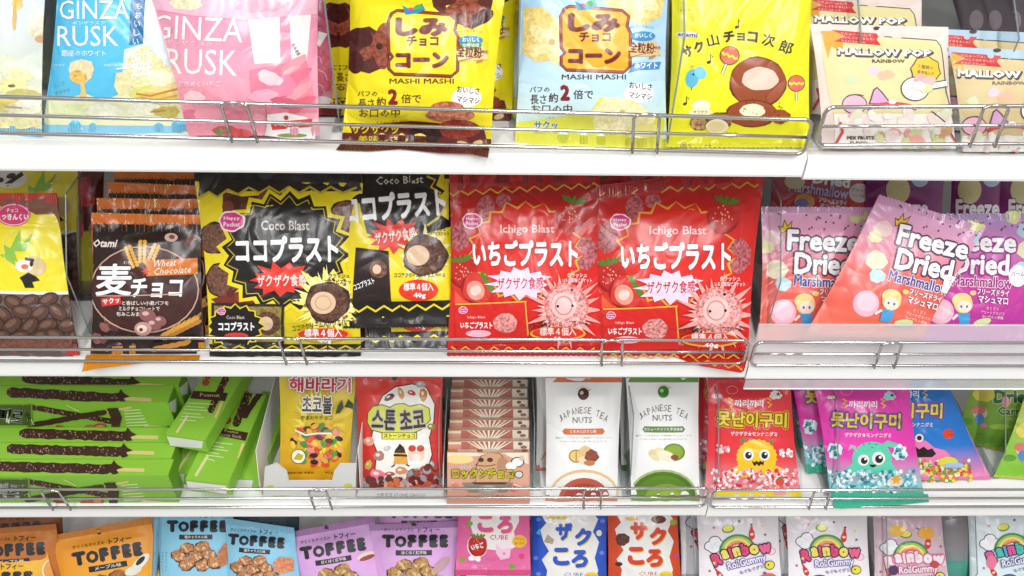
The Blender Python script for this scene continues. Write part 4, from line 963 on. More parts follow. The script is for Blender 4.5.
p2, f = bag('marshmallow_pouch', 'pale blue edged marshmallow pouch at the right end of the top shelf', 'sweets pouch', [(948, 47), (1080, 52), (1094, 158), (968, 158)], 0, 60, A, ['a8c4d8']*2, .02, 'blue marshmallow pouches', (.02, .09), ('a8c4d8', 'b0cadc'), mat='matte pouch', crimp='matte pouch', zigt=0, seed=2, fill=5)
behind(p2, 'second pale blue edged marshmallow pouch behind the clear divider', .04, -.008, .002)
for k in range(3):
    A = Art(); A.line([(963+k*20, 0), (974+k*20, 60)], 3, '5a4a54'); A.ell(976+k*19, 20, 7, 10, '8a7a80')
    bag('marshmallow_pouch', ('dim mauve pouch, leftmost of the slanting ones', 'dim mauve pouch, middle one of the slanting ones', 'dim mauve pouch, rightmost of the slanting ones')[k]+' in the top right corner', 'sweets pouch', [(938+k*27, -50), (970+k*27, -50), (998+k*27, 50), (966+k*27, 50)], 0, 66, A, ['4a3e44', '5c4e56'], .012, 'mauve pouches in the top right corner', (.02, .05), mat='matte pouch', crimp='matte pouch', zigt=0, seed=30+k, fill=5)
divider(338, 140, 0, 'clear divider between the pink rusk bags and the yellow corn puffs', .04, .2, .1, .25)
divider(517, 140, 0, 'clear divider left of the pale blue corn puff bag', .05, .2, .1, .25)
divider(668, 152, 0, 'clear divider left of the flat yellow bag', .012, .12, .1, .2)
divider(826, 112, 0, 'clear divider at the left end of the right top shelf', .06, .10, .15, .17)
divider(968, 112, 0, 'clear divider with slanting top right of the cream marshmallow pouch', .06, .10, .15, .17)

flap(y1, 0, [(341, 143), (490, 143), (488, 158), (470, 154), (440, 153), (400, 149), (370, 151), (336, 150)], '6a2620')
# ================================================================ third shelf
S3 = TOP[2]
def panel(name, root, fr, art, poly, base, mat='printed card'):
    """flat printed face: poly in frame (u, v)"""
    T = [tuple(t) for t in tessellate_polygon([[Vector((x, y, 0)) for x, y in poly]])]
    el = [(0.5, poly, T, (*lin(base), 0.0))]
    if art:
        for bb, lay, P, T2, cs in art.E: el.append((lay+1, [fr.uv(x, y) for x, y in P], T2, cs))
        x0, x1 = min(p[0] for p in poly), max(p[0] for p in poly); y0, y1 = min(p[1] for p in poly), max(p[1] for p in poly)
        el = [el[0]]+[(l, [(min(max(x, x0), x1), min(max(y, y0), y1)) for x, y in P], T2, cs) for l, P, T2, cs in el[1:]]
    me = emit(el, None, 1, name)
    me.transform(root.matrix_world.inverted() @ fr.matrix())
    o = link(name, me, mat, root); return o
def carton(name, label, cat, group, o, ux, uy, L, H, D, body, faces):
    """box: o = front bottom left corner, ux along length, uy up the front face, D deep behind it; faces: {'front'|'top'|'end': (art, base)}"""
    fr = Frame(o, ux, uy)
    root = thing(name, label, cat, group, fr.matrix())
    bm = bmesh.new(); box_bm(bm, 0, L, 0, H, -D, 0, .0006); me = bm_mesh('body', bm)
    at_ = me.color_attributes.new('Col', 'FLOAT_COLOR', 'CORNER'); at_.data.foreach_set('color', [x for _ in me.loops for x in (*lin(body), 0.0)])
    link('carton', me, 'printed card', root)
    e = .0007
    if 'front' in faces: panel('front_panel', root, fr, faces['front'][0], [(e, e), (L-e, e), (L-e, H-e), (e, H-e)], faces['front'][1])
    if 'top' in faces:
        f2 = Frame(fr.o+fr.uy*H, fr.ux, -fr.n); panel('top_panel', root, f2, faces['top'][0], [(e, e), (L-e, e), (L-e, D-e), (e, D-e)], faces['top'][1])
    if 'end' in faces:
        f3 = Frame(fr.o+fr.ux*L, -fr.n, fr.uy); panel('end_panel', root, f3, faces['end'][0], [(e, e), (D-e, e), (D-e, H-e), (e, H-e)], faces['end'][1])
    return root, fr
G1, G2, CH = '92c93e', '8cc63c', '43261f'
def stick(a, x0, y0, x1, y1, w, bare=.0, seed=1):
    """chocolate nut stick picture"""
    q = random.Random(seed); n = 26
    up, dn = [], []
    dx, dy = x1-x0, y1-y0; L = math.hypot(dx, dy)
    for k in range(n+1):
        t = k/n; j = w*(.5+.16*q.random()); j2 = w*(.5+.16*q.random())
        if k in (0, n): j = j2 = w*.25
        up.append((x0+dx*t+dy/L*j, y0+dy*t-dx/L*j)); dn.append((x0+dx*t-dy/L*j2, y0+dy*t+dx/L*j2))
    if bare: a.line([(x1-dx*.02, y1-dy*.02), (x1+dx/L*bare, y1+dy/L*bare)], w*.42, 'e8cf8a')
    a.poly(up+dn[::-1], CH)
    for k in range(int(L/5)):
        t = q.random(); s_ = q.uniform(-.4, .45)*w; a.ell(x0+dx*t-dy/L*s_, y0+dy*t+dx/L*s_, 3.2, 1.8, q.choice(['b08878', '8a5a4a', '6a3c30', 'c8a898']), rot=q.uniform(0, 90), n=6, lay=6)
def splash(a, x, y, w, h):
    a.poly([(x-w, y-h*.5), (x-w*.2, y-h*.6), (x, y-h), (x+w*.4, y-h*.5), (x+w, y-h*.2), (x+w*.3, y), (x+w*.5, y+h*.4), (x, y+h*.6), (x-w*.3, y+h), (x-w*.5, y+h*.2), (x-w*.2, y-h*.1)], CH, lay=8)
def stickface(x0, x1, y, seed, dy=0):
    a = Art(0, 360, 3.6); stick(a, x0, y-6, x1, y+6+dy, 30, 115, seed); splash(a, x1+5, y+8+dy, 34, 34); return a
def crossface(y0, dx=0, seed=3):
    """wide face drawn for the upper one, y 150..240"""
    a = Art(0, 360, 3.6, dx/3.6, (y0-150)/3.6)
    stick(a, 90, 165, 410, 222, 17, 0, seed); stick(a, 100, 236, 385, 185, 17, 90, seed+1)
    a.rect(-40, 158, 118, 234, '7aa23a'); a.line([(84, 158), (124, 232)], 3, 'd8e8a0')
    a.rect(-40, 160, 112, 232, '4a5a2a'); a.text('빼빼로', 20, 196, 130, 54, 'f4f4ec', bold=.03, rot=8); a.text('아몬드', 100, 196, 40, 20, 'c8e08a', bold=.02, rot=70)
    a.ell(222, 241, 22, 6, '9c3a24', rot=14); a.ell(326, 243, 26, 11, 'b05a34'); a.ell(362, 238, 24, 12, 'a04a2a'); a.ell(362, 238, 16, 7, 'd88a5a')
    a.poly([(385, 172), (425, 170), (440, 205), (436, 250), (412, 262), (402, 210)], CH, lay=9)
    a.line([(240, 160), (285, 182)], 4, 'd8e08a')
    for k in range(6): a.line([(446+k*2, 182+k*11), (505+k*6, 178+k*11)], 4, 'dcecb0')
    a.line([(520, 238), (600, 246)], 8, 'e8dca0')
    return a
ux = Vector((1, 0, 0)); H0, D0 = .072, .0
def yat(py, z, px=90): return at(px, py, Vector((0, 0, z)), Zp).y
Yf = yat(503, S3); ztop = at(90, 475.6, Vector((0, Yf, 0)), Yp).z
Ys = [yat(p, ztop) for p in (475.6, 458.8, 442.2, 427)]
x_left = -.74
def bx_end(px, py, y): return at(px, py, Vector((0, y, 0)), Yp).x
GRP = 'green chocolate stick cartons lying lengthwise'
lab = ['lowest front green stick carton, crossed sticks on its wide face toward the wire fence', 'second green stick carton from the front of the lower tier', 'third green stick carton from the front, just below the raised carton']
for k in range(3):
    y = Ys[k]+.0004; D = Ys[k+1]-Ys[k]-.0008
    xr = bx_end((168, 171, 174)[k], (475, 458, 442)[k], y)
    fc = {'top': (stickface((-60, 25, 70)[k], (405, 440, 455)[k], (388, 326, 270)[k], k), G1), 'end': (None, '7ab030')}
    if k == 0: fc['front'] = (crossface(418, -10), G2)
    carton('stick_carton', lab[k], 'sweets carton', GRP, Vector((x_left, y, S3)), ux, Zp, xr-x_left, ztop-S3, D, G1, fc)
y = Ys[3]; z2 = at(90, 402.5, Vector((0, y, 0)), Yp).z
ya = [yat(p, z2) for p in (402.5, 385.5, 369)]
for k in range(2):
    xr = bx_end((167.5, 178)[k], (402, 385)[k], ya[k])
    en = Art(0, 360, 3.6); en.poly([(604, 160), (634, 138), (634, 190), (606, 216)] if k == 0 else [(642, 110), (676, 74), (676, 122), (645, 154)], 'e8ece4')
    fc = {'top': (stickface((25, 80)[k], (430, 470)[k], (122, 72)[k], 5+k, 10), G1), 'end': (en, '6aa02a')}
    if k == 0: fc['front'] = (crossface(150), G2)
    carton('stick_carton', ('raised green stick carton with crossed sticks and peanuts on its face, top tier', 'rearmost green stick carton of the top tier, under the shelf above')[k], 'sweets carton', GRP, Vector((x_left, ya[k]+.0004, ztop+.0006)), ux, Zp, xr-x_left, z2-ztop-.0006, ya[k+1]-ya[k]-.0008, G1, fc)
# cartons lying under the raised tier
for k in range(2):
    carton('stick_carton', ('hidden green stick carton under the raised ones, front', 'hidden green stick carton under the raised ones, back')[k], 'sweets carton', GRP, Vector((x_left, ya[k]+.0004, S3)), ux, Zp, xr-.02-x_left, ztop-S3, ya[k+1]-ya[k]-.0008, G1, {}) if k == 0 else None
def flatbox(label, fl, fr_, bk, z1, T, artf):
    """carton lying flat; fl, fr_: photo corners of its near top edge at height z1; bk: photo point up its left edge"""
    P = Vector((0, 0, z1)); A_, B_ = at(*fl, P, Zp), at(*fr_, P, Zp); d = at(*bk, P, Zp)-A_
    u = (B_-A_).normalized(); W = (B_-A_).length; d = Zp.cross(u)
    a = Art(160, 360, 3.6); artf(a)
    e = Art(160, 360, 3.6); (e.poly(artf.end, 'eef0ea') if hasattr(artf, 'end') else None)
    L = .17
    carton('stick_carton', label, 'sweets carton', 'green chocolate stick cartons pointing into the shelf', A_-Zp*T, u, Zp, W, T, L, G1, {'front': (e, G1), 'top': (a, G1)})
def artA(a):
    stick(a, 178, 190, 240, 60, 20, 0, 3); a.line([(60, 262), (100, 200)], 8, 'e8dca0'); a.line([(200, 210), (225, 150)], 10, 'e8cf8a')
    a.poly([(118, 112), (245, 120), (235, 150), (108, 140)], CH); a.text('Peanut', 180, 128, 70, 12, 'd8c8a0', rot=2)
    for k in range(6): a.line([(100-k*6, 155+k*12), (190-k*8-(k % 2)*20, 160+k*12)], 3, 'dcecb0')
    a.ell(165, 82, 14, 12, 'c04a34'); a.ell(172, 62, 12, 10, 'c04a34')
def artB(a):
    stick(a, 270, 240, 345, 60, 24, 0, 4); stick(a, 300, 210, 400, 60, 18, 0, 5); a.line([(285, 355), (300, 300)], 12, 'e8cf8a'); a.line([(128, 418), (172, 345)], 10, 'e8dca0'); a.line([(290, 400), (330, 320)], 8, 'e8dca0')
    a.poly([(196, 240), (318, 262), (308, 292), (186, 268)], CH); a.text('Peanut', 258, 258, 50, 9, 'd8c8a0', rot=8); a.text('Choco Stick', 250, 272, 90, 11, 'd8c8a0', rot=8)
    for k in range(6): a.line([(182-k*4, 295+k*12), (262-k*8-(k % 2)*24, 304+k*12)], 3.5, 'dcecb0')
    a.ell(244, 188, 13, 20, 'c04a34'); a.ell(242, 216, 15, 16, 'b04030'); a.ell(288, 115, 18, 9, 'b86a3c', rot=-20)
artA.end = [(22, 274), (155, 292), (152, 318), (26, 306)]; artB.end = [(94, 436), (238, 452), (240, 482), (98, 460)]
def artC(a): a.line([(65, 395), (110, 330)], 8, 'e8dca0'); 
artC.end = [(30, 404), (88, 410), (86, 444), (34, 440)]
def artD(a): pass
artD.end = [(270, 430), (335, 432), (330, 462), (272, 462)]
flatbox('green stick carton lying flat on another, pointing inward beside the long stack', (165.5, 433.6), (205, 440.5), (203, 376), ztop+.029, .0275, artA)
flatbox('green stick carton lying nearest the fence, pale end facing out', (185, 479.4), (228.5, 483.5), (243, 377), S3+.0575, .0275, artB)
flatbox('green stick carton underneath, its pale end between the long stack and the nearest one', (167, 471), (206, 476), (203, 376), S3+.0285, .0275, artC)
flatbox('green stick carton underneath beside the white display carton', (223, 476), (258, 480), (262, 377), S3+.0285, .0275, artD)
# ---- sunflower chocolate in its display carton
def plate(name, root, poly3, thick, mat='white card'):
    n = (poly3[1]-poly3[0]).cross(poly3[2]-poly3[0]).normalized()*thick
    bm = bmesh.new(); a = [bm.verts.new(p) for p in poly3]; b_ = [bm.verts.new(p+n) for p in poly3]; k = len(a)
    for t in tessellate_polygon([poly3]): bm.faces.new([a[i] for i in t]); bm.faces.new([b_[i] for i in t][::-1])
    for i in range(k): bm.faces.new((a[i], b_[i], b_[(i+1) % k], a[(i+1) % k]))
    bmesh.ops.recalc_face_normals(bm, faces=bm.faces[:]); me = bm_mesh(name, bm); me.transform(root.matrix_world.inverted()); return link(name, me, mat, root)
def tray(label, pts, y, depth, hside, art=None):
    """open white display carton: front cut from photo outline pts on the plane at y"""
    P = [at(px, py, Vector((0, y, 0)), Yp) for px, py in pts]
    zb = S3+.0006
    P = [Vector((p.x, p.y, max(p.z, zb))) for p in P]
    x0, x1 = min(p.x for p in P), max(p.x for p in P)
    fr = Frame(Vector(((x0+x1)/2, y, zb)), Vector((1, 0, 0)), Zp)
    root = thing('display_carton', label, 'display carton', None, fr.matrix())
    plate('front_panel', root, P, .0008)
    for x in (x0, x1):
        plate('side_panel', root, [Vector((x, y, zb)), Vector((x, y+depth, zb)), Vector((x, y+depth, zb+hside)), Vector((x, y+.02, zb+hside)), Vector((x, y, zb+.03))], .0008)
    plate('bottom_panel', root, [Vector((x0, y, zb)), Vector((x1, y, zb)), Vector((x1, y+depth, zb)), Vector((x0, y+depth, zb))], .0008)
    if art: 
        LP = [(p_-fr.o).to_2d() if False else ((p_-fr.o).dot(fr.ux), (p_-fr.o).dot(fr.uy)) for p_ in P]
        me = emit([(6, LP, [tuple(t) for t in tessellate_polygon([[Vector((a_, b_, 0)) for a_, b_ in LP]])], (*lin('e9e9e6'), 0.0))]+[(l+6, [fr.uv(a_, b_) for a_, b_ in PP], T, cs) for bb, l, PP, T, cs in art.E], None, 1, 'print'); link('front_print', me, 'printed card', root)
    return root
A = Art(265, 360, 3.6); A.ell(20, 456, 13, 8, 'd8d84a'); A.ell(300, 452, 16, 9, 'd8d84a'); A.text('해바라기', 60, 489, 60, 8, '9aa03a'); A.text('CHOCO', 200, 489, 60, 8, 'b0b060'); A.ring(190, 466, 16, 7, 2, '8a8a70')
tray('white display carton with scooped front holding the sunflower chocolate bag', [(265, 467), (277, 463), (287, 471), (289, 480.5), (332, 480.5), (334.5, 470), (340, 463.5), (356.5, 463.5), (356.5, 506), (265, 506)], .014, .2, .085, A)
A = Art(265, 360, 3.6)
q = random.Random(8)
for k in range(34):
    t = 2*PI*k/34; x, y = 195+70*math.cos(t), 235+90*math.sin(t); A._add([A._r(x+30*math.cos(t)*u_-v_*9, y+60*math.sin(t)*u_+v_*9, x, y, 0) for u_, v_ in ((-.6, 1), (-.6, -1), (1, 0))], [(0, 1, 2)], q.choice(['d8b41e', 'f2dc3a', 'c9a018', 'f6e45a']))
A.poly([(45, 30), (345, 30), (345, 60), (45, 60)], 'ecd43a')
A.text('해바라기', 200, 88, 222, 54, 'd8304a', bold=.05, out='ffffff', ow=.1, out2='8a2a34', ow2=.12, rot=1); A.text('초코볼', 190, 160, 108, 64, '3f3030', bold=.05, out='fbf4e8', ow=.1, rot=2)
A.text('ひまわりチョコ', 188, 206, 112, 16, '4a3a10', bold=.02)
for P in ([(255, 192), (265, 160), (280, 140), (285, 170), (270, 190)], [(285, 170), (300, 140), (320, 160), (322, 180), (300, 172)], [(95, 50), (110, 64), (120, 50)]): A.poly(P, '2f4a24')
for k in range(80):
    t, r_ = q.uniform(0, 6.28), math.sqrt(q.random()); A.ell(190+88*r_*math.cos(t), 305+78*r_*math.sin(t), 15, 9, q.choice(['e8582c', '4aa03a', 'f0a83c', '5a2a1c', 'd84a2c', 'f2c83c', '3a8a34', 'f08a8a', '2a1a14']), rot=q.uniform(-70, 70))
A.line([(112, 250), (150, 268), (190, 262), (240, 262)], 6, 'faf6ea')
A.ell(122, 346, 26, 26, '3a2a1a'); A.ell(122, 346, 24, 24, 'fbf8ea'); A.poly([(104, 356), (120, 332), (140, 342), (132, 360)], 'c8b42a')
A.text('해바라기씨 초콜릿', 125, 406, 100, 9, '2a1a10', bold=.02); A.text('45g', 230, 406, 30, 8, '2a1a10')
bag('sunflower_chocolate_bag', 'yellow sunflower chocolate bag with red heading, standing inside the scooped white carton', 'sweets bag', [(279, 372), (357, 374), (349, 488), (279, 488)], 2, 50, A, ['e8cc3a', 'e8cc28', 'e0b41e', 'e8a81e'], .022, None, (.05, .03), ('e8961e', 'f2efe2'), seed=1, mat='soft film', dz=.004)
# ---- stone chocolate
A = Art(265, 360, 3.6); A.text('스톤초코 STONE CHOCO', 490, 484, 176, 14, '6a6a6a')
tray('low white display carton under the red chocolate pouch', [(358, 489), (443, 489), (443, 506), (358, 506)], .014, .17, .05, A)
A = Art(265, 360, 3.6)
P = [(395, 230), (400, 180), (425, 130), (470, 98), (530, 88), (580, 100), (610, 160), (606, 220), (590, 280), (600, 340), (580, 400), (500, 450), (420, 440), (398, 390), (405, 330), (385, 280)]
A.line(P, 8, '3a1a18', closed=True); A.poly(P, 'f6f2ea')
P = [(372, 190), (390, 168), (420, 162), (450, 172), (470, 160), (500, 158), (520, 168), (560, 160), (590, 175), (594, 215), (560, 250), (530, 262), (480, 260), (430, 262), (385, 250), (370, 225)]
A.line(P, 7, '4a4a1a', closed=True); A.poly(P, 'd8de4a')
A.text('스톤', 428, 215, 88, 74, '3a2a26', bold=.06, out='c8c0b0', ow=.1, rot=2); A.text('초코', 530, 212, 92, 70, '3a2a26', bold=.06, out='c8c0b0', ow=.1, rot=-6)
A.rect(420, 260, 548, 285, '3a2a1a'); A.rect(423, 262, 545, 283, 'f0e84a'); A.text('ストーンチョコ', 484, 272, 112, 15, '3a2a1a', bold=.03)
for x, y, rx, ry, c, rt in ((448, 134, 20, 11, '6a2a38', -30), (490, 120, 10, 22, 'd89a4a', -15), (528, 118, 15, 9, 'c83a4a', 20), (560, 88, 18, 12, 'a8b0b8', 0), (570, 125, 14, 24, 'c8803c', 0), (598, 240, 14, 12, '8a8a2a', 0), (374, 292, 20, 16, 'e8a088', 0), (410, 345, 20, 18, 'b08078', 0), (372, 378, 12, 18, 'd8b43a', 20), (405, 412, 28, 18, 'f08098', 10), (450, 410, 18, 8, 'b05a50', 0), (490, 398, 22, 14, 'd8905a', 0), (530, 405, 22, 12, '6a2a2a', -20), (600, 378, 10, 14, 'a8b8c8', 0), (440, 318, 14, 9, 'c8c8c8', -20)): A.ell(x, y, rx, ry, c, rot=rt, wob=.1); A.ell(x-rx*.2, y-ry*.2, rx*.4, ry*.35, 'f4e0d0', rot=rt)
A.poly([(462, 375), (470, 320), (486, 305), (500, 310), (512, 350), (516, 376)], 'e8a83c'); A.poly([(468, 325), (486, 300), (502, 318), (505, 334), (465, 334)], '2a1a14'); A.line([(463, 342), (512, 344)], 8, '1a1210'); A.line([(468, 376), (455, 386)], 5, '2a1a14'); A.line([(508, 376), (520, 382)], 5, '2a1a14')
for x in (530, 560): A.ell(x, 340, 15, 24, 'f0d0b8'); A.ell(x, 318, 14, 12, 'c8402c'); 
A.ell(545, 350, 16, 14, 'f6e8dc')
A.scatter(345, 425, 640, 458, 60, 15, ['8a2a24', 'c85a4a', 'e8b0a0', '6a3a34', 'a8a8a8', 'd87a4a', '5a2420'], 5, .8); A.scatter(520, 380, 640, 440, 22, 15, ['8a2a24', 'b04a3a', '6a2420', '98a0a8'], 6, .8)
A.text('90g', 484, 425, 26, 11, '3a3a3a'); A.ell(468, 66, 12, 9, '2a1212')
bag('stone_chocolate_pouch', 'red pouch with a white patch and lime Korean lettering', 'sweets pouch', [(355, 374), (443, 374), (444, 491), (358, 491)], 2, 50, A, ['de3326', 'e0342a', 'd83028', 'b83a30'], .02, None, (.02, .05), ('e8e0d8', 'de3326'), seed=2, mat='soft film', crimp='soft film', zigt=0, fill=4, dz=.004)
# ---- small boxes in a row
def rocky(a):
    a.grad([(50, 365, 320), (50, 365, 420), (50, 365, 540)], ['dba088', 'e0a890', 'd89480'])
    a.poly([(60, 322), (170, 322), (190, 345), (60, 350)], 'f0e2cc'); a.poly([(260, 330), (355, 322), (355, 375), (290, 350)], 'f0e6cc'); a.ell(105, 357, 52, 16, 'f3d890')
    for k in range(9): a.line([(212+(k-4)*2, 345), (212+(k-4)*16, 318)], 5, 'f0ead0')
    P = [(165, 440), (168, 380), (185, 345), (215, 328), (250, 336), (275, 365), (290, 420), (280, 445)]
    a.line(P, 5, '6a3a28', closed=True); a.poly(P, 'd2a47c')
    a.ell(184, 358, 10, 8, '4a2a20'); a.ell(216, 358, 11, 8, '4a2a20'); a.arc(200, 372, 36, 8, 10, 170, 3, '6a3a28'); a.ell(260, 378, 20, 30, 'b88a64')
    a.ell(315, 366, 24, 18, '3a3434'); a.ell(315, 366, 20, 15, 'f4f0ec'); a.ell(292, 380, 20, 14, 'f4f0ec'); a.ell(330, 352, 8, 10, 'd8c0b0')
    a.text('おかしな', 130, 382, 40, 11, 'ffffff', bold=.06, out='2a1a14', ow=.1)
    a.text('ロックンチョコ', 190, 407, 222, 38, 'f6ec3c', bold=.06, out='3a2a1a', ow=.12, rot=0); a.ell(320, 412, 16, 14, '3a3a1a'); a.ell(320, 412, 13, 11, 'd8d8c8')
    a.poly([(115, 440), (300, 440), (275, 475), (140, 475)], '8a8272'); a.ell(210, 466, 36, 18, 'a8a092'); a.ell(212, 462, 24, 9, 'c8c8ba'); a.poly([(150, 438), (280, 438), (270, 446), (160, 446)], '5a3028')
    a.line([(80, 440), (100, 452), (70, 470)], 4, 'f4e0d0'); a.line([(300, 445), (330, 455)], 4, 'f4e0d0'); a.ell(90, 450, 14, 8, 'e0806c'); a.ell(300, 462, 16, 10, 'e0645a')
    a.text('チョコレート菓子', 200, 490, 140, 10, '9a3a3a')
    a.text('くじ付', 70, 330, 30, 6, '9a7a5a')
A = Art(430, 360, 3.6); rocky(A)
T_ = Art(430, 360, 3.6); 
for k, (x0, x1, c) in enumerate(((60, 100, 'e0a040'), (100, 170, 'f0e2cc'), (170, 190, 'a83a30'), (190, 240, 'f4ecd8'), (240, 300, 'e8dcc8'), (300, 330, 'c8a890'), (330, 350, 'a83a30'))): T_.rect(x0, 300, x1, 335, c)
a1, b1_ = at(447, 504, Vector((0, 0, S3+.0015)), Zp), at(529.5, 504, Vector((0, 0, S3+.0015)), Zp)
tl_ = math.radians(56)
hor = Vector((0, math.cos(tl_), math.sin(tl_)))
fr0 = Frame(a1, b1_-a1, hor); Hh = fr0.uv(447, 452)[1]
c0, f = carton('chocolate_box', 'front small pink box, pale brown potato shape and yellow lettering showing', 'sweets box', 'small pink chocolate boxes in a row', a1, b1_-a1, hor, (b1_-a1).length, Hh, .0135, 'd89480', {'front': (A, 'dba088'), 'top': (T_, 'e8cdb4')})
A2 = Art(430, 360, 3.6); A2.rect(55, 322, 362, 344, 'f0dcc4'); A2.rect(55, 322, 110, 336, 'e8b050'); A2.text('おかし', 84, 332, 40, 8, '8a4a2a'); A2.rect(110, 334, 300, 372, 'b8685a'); A2.poly([(150, 330), (190, 345), (215, 372), (130, 372)], 'c87a68')
for k in range(9): A2.line([(212+(k-4)*3, 372), (212+(k-4)*20, 324)], 7, 'f4ecd4')
A2.rect(300, 334, 362, 372, 'e8dcc8'); A2.ell(325, 342, 9, 6, '6a5048'); A2.ell(338, 354, 12, 6, '8a7068')
c1_, f = carton('chocolate_box', 'small pink chocolate box second from the front of its row', 'sweets box', 'small pink chocolate boxes in a row', a1+Vector((.0004, .0208, 0)), b1_-a1, hor, (b1_-a1).length, Hh, .0135, 'b8786a', {'front': (None, 'd89480'), 'top': (T_, 'e8cdb4')})
fa = Frame(fr0.o, fr0.ux, fr0.uy); pr = None
for ch in list(c1_.children):
    if ch.name.startswith('front_panel'): bpy.data.objects.remove(ch)
e = .0007; L_ = (b1_-a1).length
T4 = [(e, e), (L_-e, e), (L_-e, Hh-e), (e, Hh-e)]
el = [(.5, T4, [(0, 1, 2), (0, 2, 3)], (*lin('d89480'), 0.0))]+[(lay+1, [(min(max(u_, e), L_-e), min(max(v_, e), Hh-e)) for u_, v_ in [fr0.uv(x, y) for x, y in P]], T2, cs) for bb, lay, P, T2, cs in A2.E]
link('front_panel', emit(el, None, 1, 'front'), 'printed card', c1_)
for k, wd in enumerate(('third', 'fourth', 'fifth', 'sixth', 'seventh', 'eighth', 'ninth')):
    c = behind(c1_, 'small pink chocolate box %s from the front of its row' % wd, .0208*(k+1), .0008*(k % 3)-.0004, 0, rz=(.6, -.5, .3, -.7, .5, 0, .4, -.3)[k])
divider(440, 500, 2, 'clear divider left of the small pink chocolate boxes', .03, .07, .06, .11)
divider(533, 500, 2, 'clear divider right of the small pink chocolate boxes', .03, .07, .06, .11)
# ---- tea nuts
def tea(a, c, c2):
    """drawn over frame(530,360,3.6), orange one"""
    a.ell(192, 122, 20, 22, c2); a.ell(186, 118, 7, 7, 'd8c0a8' if c2 == '4a2420' else 'a8d080'); a.line([(196, 116), (218, 106)], 2.5, c2); a.arc(192, 116, 24, 20, 200, 330, 1.5, 'c8b8a8')
    T = 'JAPANESE TEA'
    for k, ch in enumerate(T):
        t = (k-5.5)/5.5; a.text(ch, 192+t*82, 180+t*t*30, 12 if ch != 'I' else 4, 24, '6a6260', rot=t*26) if ch != ' ' else None
    a.text('NUTS', 188, 216, 70, 22, '5a5250', bold=.01)
    a.poly([(124, 246), (262, 246), (270, 257), (262, 268), (124, 268), (116, 257)], c)
    a.text('くるみとほうじ茶' if c2 == '4a2420' else 'カシューナッツと宇治抹茶', 192, 257, 94 if c2 == '4a2420' else 140, 12, 'ffffff', bold=.015)
    a.text('香ばしいくるみをほうじ茶風味のチョコレートで', 192, 280, 200, 7, '8a8482'); a.text('ていねいに包みこみ上品な味に仕上げました', 192, 293, 170, 7, '8a8482')
A = Art(530, 360, 3.6); tea(A, 'd9703c', '4a2420'); A.poly([(50, 55), (335, 55), (335, 80), (50, 80)], 'd9703c'); A.text('くるみ', 190, 66, 60, 8, 'f8e0d0')
A.ell(166, 346, 27, 24, 'b8863c'); A.ell(166, 346, 22, 19, 'e8c878'); A.line([(166, 328), (166, 364)], 3, '9a6a2c'); A.ell(200, 328, 24, 18, 'e0bc88', wob=.1); A.ell(196, 360, 22, 15, 'f0d8b0'); A.ell(222, 345, 25, 22, '8a3c24', wob=.15, mot=.3); A.ell(214, 370, 20, 10, 'c87a4a', wob=.1)
A.ell(195, 480, 122, 86, 'e9c28a'); A.ell(195, 484, 116, 80, 'f6f4f0'); A.ell(195, 500, 92, 76, 'c8604c'); A.ell(195, 510, 80, 66, 'b84a38'); A.ell(195, 520, 60, 30, 'd07a5c')
A.poly([(60, 470), (86, 470), (100, 540), (60, 540)], 'f4f4f2'); A.poly([(50, 496), (340, 496), (340, 540), (50, 540)], 'd08a6a')
n1, f = bag('tea_nut_bag', 'white nut bag with orange label and a cup of brown tea', 'snack bag', [(545, 366), (623, 366), (618, 505), (546, 505)], 2, 50, A, ['f4f4f2', 'f4f4f2'], .03, 'tea nut bags', (.03, .09), ('c8603c', 'd9703c'), seed=1, mat='matte pouch', crimp='matte pouch', zigt=0, pinch=.015)
A = Art(530, 360, 3.6, 288/3.6, -8/3.6); tea(A, '5a8a34', '3f7a2c'); A.frame(530, 360, 3.6); A.poly([(344, 55), (606, 55), (606, 80), (344, 80)], '5f9a38')
A.ell(518, 332, 40, 32, '6a8a1e'); A.ell(518, 332, 33, 26, '8aa82c'); A.ell(462, 335, 24, 20, 'e8dca8', rot=-30); A.ell(490, 345, 34, 18, 'f0e8c8', rot=20); A.ell(440, 335, 14, 14, 'e0d0a0'); A.ell(450, 352, 18, 8, 'e8dca8', rot=30); A.ell(520, 350, 14, 10, '8a4a2c')
A.ell(480, 490, 122, 96, 'a8c078'); A.ell(480, 494, 116, 92, '4f7a1c'); A.ell(480, 500, 104, 84, '5f8c1e'); A.ell(490, 505, 80, 60, '8aae2c'); A.ell(500, 500, 50, 30, '9cbc3a')
A.poly([(345, 500), (620, 500), (620, 540), (345, 540)], '7aa04a')
n2, f = bag('tea_nut_bag', 'white nut bag with green label and a cup of green tea', 'snack bag', [(625, 366), (699, 366), (701, 505), (632, 505)], 2, 50, A, ['f4f4f2', 'f4f4f2'], .03, 'tea nut bags', (.03, .09), ('5f8a34', '5f9a38'), seed=2, mat='matte pouch', crimp='matte pouch', zigt=0, pinch=.015)
for k, (n_, dx, lb) in enumerate(((n1, -.012, 'second white nut bag with orange label, in shade left of the front one'), (n2, -.008, 'second white nut bag with green label in shade behind the front one'))): behind(n_, lb, .055, dx, 0)
divider(628, 500, 2, 'clear divider between the orange and green labelled nut bags', .02, .05, .06, .13)
